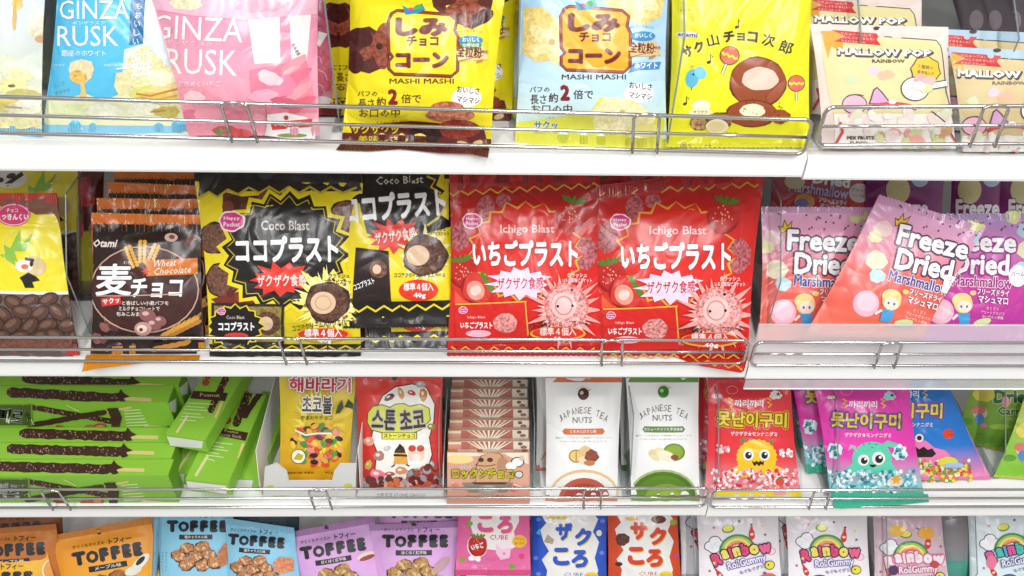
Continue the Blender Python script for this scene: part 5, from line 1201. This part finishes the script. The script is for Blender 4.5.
# ---- gummies
def gum(a, kind, bx=0):
    """drawn over frame(690,360,3.6) for the red one"""
    pal = {'red': ('e8343c', 'f2c41e', ['fbe0e0', 'f0707c', 'ffffff', 'd83048', 'f8b0b8']), 'mag': ('e83ab0', '5fcfae', ['e4f8fa', '58b8c8', 'ffffff', '2a8aa0', 'a0dce4']), 'blue': ('1f78d0', 'f080b8', ['d83a3a', 'f2d83a', '5aa83a', 'f4f4e0', 'e87a3a'])}[kind]
    a.ring(152, 108, 20, 14, 2, 'f0a0a0'); a.ell(98, 130, 20, 11, 'e8a0a8' if kind == 'red' else 'b85a3a'); a.text('SSB', 98, 130, 28, 12, 'ffffff', bold=.03)
    a.text('꺄리꺄리', 212, 156, 104, 27, 'ffffff', bold=.05, rot=1)
    for x in (146, 284): a.line([(x-8, 136), (x+8, 144), (x-6, 152), (x+10, 160), (x-2, 170)], 6, 'f2b81e')
    edge = 'f2b01e' if kind == 'red' else '8a4a9c'
    a.text('못난이구미', 222, 212, 252, 56, 'f4dc2c' if kind != 'mag' else 'f6cc2c', bold=.07, out='8a5a1a' if kind == 'red' else '5a4a9a', ow=.115, out2=edge, ow2=.17, arc=-6, rot=2)
    a.text('ザクザク★モンナニグミ', 230, 266, 168, 17, 'fbe8e8', bold=.03, rot=1)
    a.ell(308, 126, 22, 16, 'f0e8e4' if kind == 'red' else 'a8e0e0', wob=.2); a.text('★', 318, 122, 20, 16, '4a3a4a')
    body = pal[1]; a.x0 += bx/a.sc
    if kind == 'red':
        P = []
        for k in range(48):
            t = 2*PI*k/48; r_ = 1+.07*(k % 2); P.append((240+70*r_*math.cos(t), 350+62*r_*math.sin(t)))
        a.poly(P, body); a.poly([(130, 400), (190, 370), (290, 372), (345, 395), (340, 420), (130, 420)], body)
        a.poly([(180, 300), (185, 275), (200, 290)], '4a8a3c'); a.poly([(282, 292), (296, 286), (298, 306)], '4a8a3c')
        for x in (210, 268): a.ell(x, 341, 19, 20, 'f6f4f0'); a.ell(x, 343, 12, 13, '1a1a1a'); a.ell(x+4, 338, 4, 4, 'ffffff')
        a.poly([(222, 362), (232, 368), (238, 362), (246, 368), (252, 362), (260, 367), (266, 362), (264, 380), (256, 374), (248, 382), (240, 374), (232, 382), (226, 374)], '2a1410')
    elif kind == 'mag':
        a.ell(245, 350, 72, 60, body); a.poly([(130, 410), (190, 350), (300, 350), (350, 410)], body)
        a.poly([(185, 305), (165, 300), (158, 322), (172, 312), (190, 325)], 'a8b8b0'); a.poly([(280, 300), (300, 285), (345, 300), (325, 312), (300, 306), (296, 322)], body)
        for x, y in ((215, 300), (235, 296), (260, 300), (245, 310)): a.ell(x, y, 3, 2, '2a5a4a')
        for x, y, r_ in ((214, 356, 20), (268, 350, 24)): a.ell(x, y, r_, r_, 'f6f4f0'); a.ell(x+2, y+2, r_*.62, r_*.62, '1a1a1a'); a.ell(x+6, y-4, r_*.22, r_*.22, 'ffffff')
        a.pie(248, 372, 12, 10, 0, 180, '2a1410')
        for x, y in ((110, 322), (345, 330)): a.ell(x, y, 26, 28, 'd8f0f0', wob=.2); a.scatter(x-18, y-18, x+18, y+18, 12, 6, ['4a98a8', 'ffffff', '2a6a7a'], 4)
    else:
        P = [(70, 420), (78, 350), (110, 320), (150, 335), (200, 320), (240, 325), (270, 350), (310, 360), (345, 400), (345, 420)]
        a.poly(P, body)
        for x, y, r_ in ((118, 318, 22), (172, 312, 16), (216, 315, 15)): a.ell(x, y, r_, r_, 'f6e8f0'); a.ell(x, y, r_*.6, r_*.6, '1a1a1a')
        a.poly([(120, 384), (140, 362), (186, 360), (200, 344), (216, 356), (232, 346), (246, 358), (262, 352), (276, 372), (262, 384), (170, 384)], '1c0c10')
        a.ell(320, 300, 20, 18, 'd8402c', mot=.5)
    a.scatter(78, 395, 400, 470, 260, 7.5, pal[2], 7, .85)
    if kind == 'red': a.ell(322, 438, 16, 14, 'e84a3a'); a.ell(322, 424, 8, 4, '4a8a3c'); a.scatter(90, 300, 140, 330, 16, 6, ['fbe0e0', 'f0a0a8', 'ffffff'], 2); a.scatter(325, 320, 370, 345, 14, 6, ['fbe0e0', 'f0a0a8', 'ffffff'], 3)
    if kind == 'mag': a.ell(330, 432, 26, 18, 'f4e0d0'); a.star(330, 425, 20, 11, 6, 'f2b030')
    if kind == 'blue': a.ell(318, 402, 36, 20, 'e0d83a'); a.ell(338, 412, 36, 10, 'a8c8e8'); a.text('PRESENT', 338, 424, 60, 8, '3a6aa8')
A = Art(690, 360, 3.6); gum(A, 'red'); A.poly([(90, 472), (405, 472), (405, 492), (90, 488)], 'f2d81e'); A.rect(300, 472, 345, 486, 'f0a8a0')
g1, f = bag('gummy_bag', 'front red gummy bag with a fuzzy yellow creature', 'sweets bag', [(708, 374), (790, 375), (803, 503), (705, 503)], 2, 50, A, ['d8303a', 'e8343c', 'e8343c', 'f0a0a8'], .03, 'gummy bags with Korean lettering', (.04, .05), ('f2ecdc', 'd8303a'), seed=1)
A = Art(690, 360, 3.6, 410/3.6, 4/3.6); gum(A, 'mag')
g2, f = bag('gummy_bag', 'magenta gummy bag with a mint creature and teal foot poking through the fence', 'sweets bag', [(812, 376), (908, 378), (929, 507), (834, 509)], 2, 50, A, ['e040a8', 'e83ab0', 'e83ab0', '7fd0d0'], .034, 'gummy bags with Korean lettering', (.075, .05), ('4cc8a4', 'e040a8'), seed=2)
A = Art(850, 360, 3.598); A2 = Art(690, 360, 3.6, 0, 0)
A2.frame(690+ (850-690)-8+1, 360-3, 3.6); A2.x0 = 845.5-0*1; A2.y0 = 350.5; gum(A2, 'blue', 50)
g3, f = bag('gummy_bag', 'blue gummy bag with a pink three-eyed creature, leaning behind the magenta one', 'sweets bag', [(878, 376), (946, 378), (991, 479), (905, 480)], 2, 52, A2, ['1f6ab8', '1f78d0', '1f78d0', 'f08ab8'], .026, 'gummy bags with Korean lettering', (.03, .05), ('f088b8', '1f6ab8'), seed=3)
behind(g1, 'pale pink side of a red gummy bag in shade behind the front red one', .055, -.006, 0)
behind(g2, 'dark magenta gummy bag in shade behind the mint creature bag, left edge showing', .05, -.022, 0, rz=3)
behind(g2, 'third magenta gummy bag standing deepest in the shade', .1, -.02, 0, rz=3)
def carrot(a, dx=0, dy=0):
    a.frame(850+dx, 360+dy, 3.598)
    a.text('Dried', 590, 132, 150, 50, '1f6a2a', bold=.06, out='e8f0c0', ow=.09); a.text('Carrot', 590, 183, 120, 30, '2f6a2a', bold=.04, out='e8f0c0', ow=.08)
    a.text('フリーズドライ', 610, 212, 100, 12, 'e8f0d0'); a.ell(482, 120, 40, 30, 'e8d84a', wob=.1); a.ell(468, 190, 26, 24, 'e8c0a8'); a.ell(462, 180, 26, 16, 'd87a6a'); a.ell(466, 212, 16, 20, '4a8ac8'); a.ell(480, 235, 14, 8, 'e080a0'); a.ell(560, 150, 14, 20, 'f0a0b0')
    a.ell(420, 220, 24, 12, '5a9a2a'); a.ell(540, 240, 40, 10, 'a8c84a')
A = Art(); carrot(A)
h1, f = bag('carrot_snack_bag', 'green dried carrot bag in shade behind the slanting divider', 'snack bag', [(974, 370), (1062, 370), (1046, 462), (955, 440)], 2, 58, A, ['a8b83a', '7fae34', '6aa02a'], .02, 'green carrot snack bags', (.03, .04), seed=1, mat='soft film')  # greens duller than its twin's, with the shade put into the colour
A = Art(); carrot(A, 43, 37); A.scatter(550, 420, 640, 430, 12, 3, ['d8e8a0'], 3)
bag('carrot_snack_bag', 'bright green dried carrot bag at the right edge of the third shelf', 'snack bag', [(1024, 398), (1108, 398), (1096, 484), (993, 477)], 2, 50, A, ['c8cc4a', '98c83c', '7ec032'], .02, 'green carrot snack bags', (.03, .04), seed=2, mat='soft film')
divider(714, 500, 2, 'clear divider at the left end of the right third shelf', .02, .05, .09, .13)
divider(830, 497, 2, 'clear divider with angled nose left of the magenta gummy bag', .02, .05, .09, .13)
divider(990, 477, 2, 'smoky slanting divider left of the bright green carrot bag', .05, .06, .12, .14)

flap(g2, 2, [(834, 497), (928, 494), (929, 502), (900, 505), (870, 506), (842, 509), (833, 508)], '4cc8a4')
# ================================================================ lowest shelf
def toffee(a, P, r, name='キャラメル味', blk='23222a', sub='ひとくちサイズの', nuts=True, mc='b07a4a'):
    """drawn on a 420 wide front centred on 0; y 0 at the top edge, mapped by P"""
    def T(t, x, y, w, h, c, **k): a.text(t, *P(x, y), w*P.s, h*P.s, c, rot=r, **k)
    T(sub, -90, 62, 180, 22, blk, bold=.015); T('トフィー', 90, 62, 130, 34, blk, bold=.04)
    T('T', -155, 130, 80, 80, blk, bold=.09); T('O', -80, 132, 72, 72, blk, bold=.07)
    for k in range(2): T('F', -12+k*66, 130, 56, 80, blk, bold=.11)
    for k in range(2): T('E', 118+k*62, 130, 54, 80, blk, bold=.11)
    a.poly([P(-110, 184), P(108, 184), P(108, 216), P(-110, 216)], blk); T(name, 0, 200, 150, 22, 'f0ece4', bold=.02)
    q = random.Random(3)
    for k, (x, y) in enumerate(((-60, 280), (40, 270), (-110, 330), (0, 330), (90, 320), (-60, 385), (50, 385), (130, 370))):
        x_, y_ = P(x, y); a.ell(x_, y_, 56*P.s, 38*P.s, '5a3624', rot=q.uniform(-30, 30)+r, wob=.15); a.ell(x_, y_-4*P.s, 52*P.s, 33*P.s, mc, rot=q.uniform(-30, 30)+r, wob=.15, mot=.8)
        for j in range(4): a.ell(x_+q.uniform(-30, 30)*P.s, y_+q.uniform(-20, 14)*P.s, 12*P.s, 7*P.s, 'e4c08c', rot=q.uniform(0, 90), wob=.2)
class M2(Map):
    def __call__(s, u, v):
        return s.x+s.s*(u*math.cos(s.r)-v*math.sin(s.r)), s.y+s.s*(u*math.sin(s.r)+v*math.cos(s.r))
def tbag(label, quad, tx, ty, sc, rot, base, seals, seed, name, group, mc='b07a4a', extra=None, tilt=46, dz=.002, thick=.036):
    A = Art(); toffee(A, M2(tx, ty, sc, rot), rot, name, mc=mc)
    if extra: extra(A)
    return bag('toffee_bag', label, 'sweets bag', quad, 3, tilt, A, base, thick, group, (.04, .075), seals, seed=seed, mat='matte pouch', dz=dz, pinch=.015)
def ex1(a):
    a.frame(0, 500, 5.69); a.ell(800, 355, 70, 26, 'f0ece0', rot=-45); a.ell(800, 345, 34, 14, '1a1612', rot=-45); a.ell(760, 400, 50, 26, 'e8e4d8', rot=-20); a.ell(562, 180, 20, 17, '1c1410'); a.ell(560, 176, 12, 10, 'd8902c')
tbag('orange toffee bag, full front tilted a little to the left, third from the left edge', [(50, 536), (151, 517), (166, 608), (66, 608)], 102.4, 531.5, .177, -9.5, ['ee9c30', 'f6a432', 'f8ac26', 'f89c1c'], ('e08c1c', 'd8862a'), 1, 'メープル味', 'orange toffee bags', 'a0602c', ex1)
def ex2(a): a.frame(0, 500, 5.69); a.ell(310, 400, 60, 60, 'e8a040', rot=20); a.ring(310, 400, 66, 66, 8, 'e8e4d8')
tbag('bright yellow orange toffee bag nearest the front at the left edge', [(-56, 552), (46, 548), (62, 610), (-46, 612)], -4, 556, .177, -2, ['f0b428', 'f2b822', 'f0a81c'], ('e8a01c', 'e8b030'), 2, 'メープル味', 'orange toffee bags', 'a0602c', ex2, thick=.03, dz=.012)
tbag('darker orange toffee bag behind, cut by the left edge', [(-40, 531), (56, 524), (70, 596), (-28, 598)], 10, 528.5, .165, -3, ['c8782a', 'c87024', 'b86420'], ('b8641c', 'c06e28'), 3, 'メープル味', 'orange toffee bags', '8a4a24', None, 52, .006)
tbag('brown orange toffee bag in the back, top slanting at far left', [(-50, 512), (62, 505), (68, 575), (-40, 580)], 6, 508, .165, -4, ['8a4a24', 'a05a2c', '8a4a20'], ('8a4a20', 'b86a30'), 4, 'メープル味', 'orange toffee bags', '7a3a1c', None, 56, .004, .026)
def ex3(a):
    a.frame(150, 500, 5.69)
    a.poly([(388, 300), (430, 240), (445, 260), (440, 360), (410, 380)], 'c8784a', .3)
    a.text('贅沢な味わい', 85, 370, 14, 110, '2a4a5a') if False else None
    for k, ch in enumerate('甘じょっぱい'): a.text(ch, 92, 300+k*20, 10, 12, '2a5a6a')
    for k, ch in enumerate('岩塩でひきたつ'): a.text(ch, 72, 300+k*18, 9, 10, '2a5a6a')
bl = ['84c6e2', '92d4f0', '92d4f0', '88cae8']
tbag('light blue toffee bag, left of the two, its heading cut by the shelf above', [(157, 508), (233, 508), (238, 606), (160, 606)], 196, 506.5, .152, 0, bl, ('7cbcd8', '78b8d4'), 5, '塩キャラメル味', 'light blue toffee bags', 'b87c50', ex3)
def ex4(a): a.frame(150, 500, 5.69); a.poly([(705, 350), (740, 320), (820, 330), (820, 400), (740, 420), (700, 390)], 'd88a60', .5)
tbag('light blue toffee bag, right of the two, sloping down to the right', [(225, 518), (294, 528), (304, 606), (228, 606)], 257, 522.5, .142, 4.5, bl, ('7cbcd8', '86c6e2'), 6, '塩キャラメル味', 'light blue toffee bags', 'b87c50', ex4, dz=.014)
pk = ['d0a0d4', 'e2acE6', 'e6b2ea', 'dca2e0']
def ex5(a): a.frame(280, 500, 5.39); a.ell(465, 300, 50, 20, 'f0dcd0', rot=-20); a.ell(470, 310, 44, 12, 'a04a3a', rot=-20); a.ell(252, 145, 16, 13, '1a1418')
tbag('lilac toffee bag tilted left, round black hole in its crimped top', [(281, 534), (374, 516), (392, 606), (306, 608)], 328.5, 527.5, .166, -9, pk, ('c08cc4', 'b480b8'), 7, 'ほくほく紅芋味', 'lilac toffee bags', 'b0844a', ex5)
def ex6(a): a.frame(280, 500, 5.39); a.ell(870, 350, 60, 24, 'c8a0a8', rot=-45); a.ell(722, 131, 16, 9, '1a1418')
t6, f = tbag('lilac toffee bag standing straight, right of the tilted lilac one', [(369, 525), (461, 521), (452, 608), (378, 608)], 414, 519.5, .166, 0, pk, ('c08cc4', 'b480b8'), 8, 'ほくほく紅芋味', 'lilac toffee bags', 'b0844a', ex6, dz=.008)
behind(t6, 'shaded lilac toffee bag behind the straight one, only a strip of its top showing', .05, .006, .012)
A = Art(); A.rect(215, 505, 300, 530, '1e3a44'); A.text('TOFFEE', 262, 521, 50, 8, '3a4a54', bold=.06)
bag('toffee_bag', 'dark teal toffee bag in deep shade above the right light blue one', 'sweets bag', [(232, 500), (300, 500), (300, 580), (234, 580)], 3, 58, A, ['2a4a54', '3a6a78'], .02, 'light blue toffee bags', (.03, .04), seed=14, mat='matte pouch')  # light blue bag with the deep shade painted into its colours
# ---- crunchy cubes
def cube(a, dx, dy, edge, letter, ledge, kind):
    """drawn over frame(440,500,5.69), blue one at x 540..940"""
    a.frame(440+dx/5.69, 500+dy/5.69, 5.69)
    P = [(580, 90), (640, 60), (860, 60), (900, 110), (870, 180), (905, 240), (880, 330), (900, 400), (880, 470), (600, 470), (610, 400), (580, 340), (620, 290), (590, 240), (570, 170), (605, 130)]
    a.poly(P, 'f0eeea')
    for ch, x, y in (('ザ' if kind == 'blue' else 'サ', 705, 180), ('ク', 815, 210), ('こ', 690, 322), ('ろ', 795, 335)):
        a.text(ch, x+5, y+6, 98, 104, ledge, bold=.07); a.text(ch, x, y, 98, 104, letter, bold=.07)
    a.text('CUBE', 760, 424, 110, 22, letter); a.ell(860, 430, 40, 20, 'f0d030'); a.text('プレーン', 860, 430, 60, 12, '8a2a2a')
A = Art(); cube(A, 0, 0, '', '2a5ac8', 'f0d040', 'blue'); 
A.poly([(612, 195), (590, 240), (640, 250), (650, 225)], 'b8a890'); A.ell(665, 100, 60, 12, 'f0d030'); A.text('ひとくちサイズ', 665, 100, 90, 12, '2a5ac8', bold=.02); A.ell(905, 188, 16, 18, 'f0e8c8'); A.poly([(545, 190), (565, 160), (572, 200)], '58b8e0'); A.ell(780, 470, 30, 14, 'f6f0e0')
for x, y in ((560, 110), (545, 330), (925, 120), (920, 300), (560, 420)): A.ell(x, y, 14, 12, '6a8ae8', wob=.1)
u1, f = bag('cube_snack_bag', 'blue cube snack bag with a torn white zigzag patch', 'snack bag', [(531, 488), (608, 488), (608, 608), (530, 608)], 3, 46, A, ['2a50b8', '2f5ac8', '2a50b8'], .034, 'cube snack bags', (.04, .04), ('2a50b8', '2a50b8'), seed=1)
behind(u1, 'dark blue cube snack bag wedged behind the blue and red ones', .045, .012, 0)
A = Art(); cube(A, 425, -5, '', 'd8402a', 'f0b040', 'red'); A.frame(590, 500, 5.39); A.ell(225, 100, 36, 12, 'e8b83a'); A.ell(370, 105, 40, 22, '6a3020', mot=.4); A.ell(175, 212, 38, 34, '5a2c1c', wob=.1, mot=.5); A.ell(155, 345, 20, 12, '4a2418'); A.ell(450, 120, 20, 16, 'a8a83a'); A.ell(465, 300, 16, 12, 'c84a8a')
bag('cube_snack_bag', 'orange red cube snack bag right of the blue one', 'snack bag', [(606, 488), (677, 488), (684, 608), (608, 608)], 3, 46, A, ['c8401e', 'dc4c22', 'd04820'], .034, 'cube snack bags', (.04, .04), ('c8401e', 'c8401e'), seed=2)
A = Art(440, 500, 5.69)
A.poly([(180, -60), (440, -60), (450, 120), (420, 180), (440, 260), (380, 290), (270, 280), (200, 240), (170, 130), (190, 60)], 'f4ecea')
for ch, x, y in (('こ', 258, 132), ('ろ', 370, 140)): A.text(ch, x+4, y+5, 92, 104, 'f8c860', bold=.07); A.text(ch, x, y, 92, 104, 'e0589a', bold=.07)
A.text('CUBE', 335, 212, 108, 28, 'd84a90', bold=.02); A.ell(452, 235, 42, 36, 'f2c030'); A.text('プチッと', 452, 222, 56, 16, 'd84a3a', bold=.02); A.text('食べきり', 452, 246, 56, 16, 'd84a3a', bold=.01)
A.ell(212, 262, 58, 66, 'f6eee8'); berry(A, 214, 262, 52, 60); A.text('いちご', 212, 262, 74, 34, 'ffffff', bold=.05, out='a01818', ow=.09, rot=-14)
A.poly([(320, 250), (370, 240), (405, 270), (395, 330), (345, 340), (318, 300)], 'f4c8dc'); A.poly([(320, 250), (370, 240), (405, 270), (350, 280)], 'fbe4ee'); A.rect(358, 296, 372, 312, 'e88ab0')
for x, y, c in ((168, 135, '6ab02a'), (408, 378, '6ab02a'), (465, 320, 'd84a80'), (125, 340, '8aa83a'), (215, 335, 'ffffff'), (180, 330, 'ffffff')): A.ell(x, y, 18, 16, c, wob=.15)
A.text('いちご味のキューブ', 210, 372, 150, 12, 'f8c0d8')
bag('cube_snack_bag', 'pink strawberry cube snack bag lying on top of another pink one', 'snack bag', [(458, 470), (531, 470), (531, 575), (455, 575)], 3, 46, A, ['c84a80', 'e0609c', 'ec70a8'], .026, 'cube snack bags', (.05, .04), ('e8508c', 'c84a80'), seed=3, dz=.055)
A = Art(440, 500, 5.69); A.ell(205, 430, 60, 26, 'f4ecea'); A.ell(440, 430, 40, 26, 'f0b040'); A.text('CUBE', 330, 420, 108, 22, 'd84a90'); A.ell(130, 425, 20, 14, 'e04a3a')
bag('cube_snack_bag', 'pink strawberry cube snack bag underneath, only its lower front showing', 'snack bag', [(456, 520), (531, 520), (532, 608), (455, 608)], 3, 36, A, ['e0609c', 'f0c8dc'], .022, 'cube snack bags', (.05, .04), ('e8508c', 'c84a80'), seed=4)
# ---- rainbow gummies
def rainbow(a, P, r, pal=('e04a7a', 'f2e068', 'e04a7a', 'f2e068', 'e04a7a', 'f2e068', 'f06a9a'), lc='3a1a34', gc='6a5ab0'):
    s_ = P.s
    def E(x, y, rx, ry, c, **k): a.ell(*P(x, y), rx*s_, ry*s_, c, rot=k.pop('r', 0)+r, **k)
    for k, (x, y, q_) in enumerate(((-95, -15, 17), (-75, -28, 19), (-60, -14, 15), (-80, -8, 22), (95, 32, 14), (112, 40, 12))):
        c = '4a4a5a' if k < 4 else 'e8a0b0'; E(x, y, q_+3, q_*.85+3, c, lay=2)
    for k, (x, y, q_) in enumerate(((-95, -15, 17), (-75, -28, 19), (-60, -14, 15), (-80, -8, 22), (95, 32, 14), (112, 40, 12))):
        E(x, y, q_, q_*.85, 'f2f0f4' if k < 4 else 'f6dce4', lay=3)
    for k, c in enumerate(('4a8a5a', 'a8c860', 'f2e07a', 'f0a060', 'e06a6a', 'f0ece8')):
        R_ = 64-k*8; a.poly([P(-4+R_*math.cos(PI+PI*j/18), 18+R_*.9*math.sin(PI+PI*j/18)) for j in range(19)], c, lay=4+k)
    def bottle(x, y, h, rt, c='e0342c'):
        for dx, dy, w_, h_ in ((0, 0, .22, .45), (0, -.45, .1, .3), (0, .12, .24, .3)): X_, Y_ = a._r(x+dx*h, y+dy*h, x, y, rt); E(X_, Y_, w_*h, h_*h, c, r=rt)
        X_, Y_ = a._r(x, y-.78*h, x, y, rt); E(X_, Y_, .08*h, .07*h, '2a1a1a', r=rt); E(x, y, .14*h, .1*h, 'f8e0d8', r=rt)
    bottle(55, -30, 44, 8); bottle(-78, 90, 40, -25)
    E(-22, -62, 22, 14, '6a8a3a'); E(-22, -64, 18, 11, 'e6dc5a')
    lx = -96
    for ch, w_, c in zip('Rainbow', (34, 26, 12, 28, 28, 32, 42), pal):
        x = lx+w_/2; lx += w_+1; y = 28-(x+10)*.18*0+(10 if ch in 'R' else 0)+(-4 if ch in 'b' else 0)-8*math.cos(x/70)
        h_ = 44 if ch in 'Rb' else 34
        if ch == 'i': h_ = 40
        px, py = P(x, y); a.text(ch, px, py, w_*s_, h_*s_, c, rot=r-8+x*.06, bold=.09, out=lc, ow=.17)
    a.text('RollGummy', *P(20, 62), 136*s_, 34*s_, 'f0eef8', rot=r-4, bold=.03, out=gc, ow=.11); a.text('もぐもぐグミ', *P(32, 88), 84*s_, 14*s_, '4a5a9a', rot=r-6, bold=.02)
    E(96, 84, 18, 16, '5a5a2a'); E(96, 84, 15, 13, 'f0e048'); E(92, 82, 3, 3, '1a1a1a')
    for x, y, c in ((-70, -75, 'e05a7a'), (20, -82, '3a3a5a'), (95, -50, 'f0e060'), (-90, 45, 'f0e060'), (75, 108, '3a3a5a'), (100, -20, '8a5a6a'), (-110, 70, 'c84a5a')): a.star(*P(x, y), 7*s_, 3*s_, 5, c, rot=-18)
    E(80, 132, 34, 22, 'f0604c'); E(-30, 124, 34, 22, '4a5a9a'); E(-30, 128, 28, 18, 'f0f0fa'); E(20, 140, 60, 22, 'dce8f8')
pe = ['dcd4d8', 'eae4e8', 'f6f2f6', 'faf8fc']
A = Art(); rainbow(A, M2(737.5, 545.5, .29, -10), -10)
v1, f = bag('gummy_roll_bag', 'pearly white rainbow gummy bag, leftmost of the four, strongly shining', 'sweets bag', [(695, 496), (778, 498), (785, 608), (700, 608)], 3, 46, A, pe, .03, 'rainbow gummy roll bags', (.04, .04), seed=1)
A = Art(); rainbow(A, M2(828, 545.5, .285, 0), 0)
v2, f = bag('gummy_roll_bag', 'pearly white rainbow gummy bag, second of the four, upright beside the shining one', 'sweets bag', [(784, 498), (867, 498), (874, 608), (790, 608)], 3, 46, A, pe, .03, 'rainbow gummy roll bags', (.04, .04), seed=2)
A = Art(); rainbow(A, M2(912, 552, .285, 0), 0, ('f4e8ee',)*7, 'e0608c', 'd84a78'); A.ell(893, 570, 5, 5, '5a3a6a'); A.ell(934, 564, 4, 4, 'c84a4a'); A.ell(897, 530, 8, 6, 'e8b83a'); A.ell(926, 533, 8, 6, 'e8a83a')
bag('gummy_roll_bag', 'dusky pink rainbow gummy bag, third of the four, lettering white on pink', 'sweets bag', [(872, 500), (940, 500), (952, 600), (874, 600)], 3, 48, A, ['bca0ac', 'd8b8c4', 'f0d8e0'], .028, 'rainbow gummy roll bags', (.04, .04), seed=3)
A = Art(); rainbow(A, M2(1012, 544, .285, -8), -8, ('e05a9a', '4ac0b0', '5ab0d8', 'e05a9a', '4ac0b0', '5ab0d8', 'e05a9a'), '1f2a5a', '3a4a8a'); A.ell(991, 562, 5, 7, 'e87a9a')
bag('gummy_roll_bag', 'mint tinted rainbow gummy bag cut by the right edge', 'sweets bag', [(966, 498), (1052, 498), (1060, 608), (972, 608)], 3, 46, A, ['d0d8dc', 'dce8ec', 'e0f6f6'], .03, 'rainbow gummy roll bags', (.04, .04), seed=4)
for v, dx, lb in ((v1, -.022, 'grey side of a rainbow gummy bag in shade behind the leftmost one'), (v2, -.016, 'rainbow gummy bag in shade between the first and second front ones')): behind(v, lb, .05, dx, 0, rz=2)
A = Art(); A.rect(946, 560, 972, 580, '4a9a8a')
bag('gummy_roll_bag', 'dim grey bag with teal foot between the dusky pink and the mint rainbow bags', 'sweets bag', [(935, 498), (972, 498), (980, 590), (945, 590)], 3, 50, A, ['6a6468', '8a8488', '5a9a8c'], .02, 'rainbow gummy roll bags', (.04, .04), seed=6)
divider(160, 600, 3, 'clear divider between the orange and the light blue toffee bags', .03, .06, .1, .13)
divider(690, 600, 3, 'clear divider left of the rainbow gummy bags', .03, .06, .1, .13)
divider(880, 600, 3, 'clear divider in front of the dusky pink rainbow bag', .03, .06, .1, .13)
divider(968, 600, 3, 'clear divider left of the mint rainbow bag', .03, .06, .1, .13)
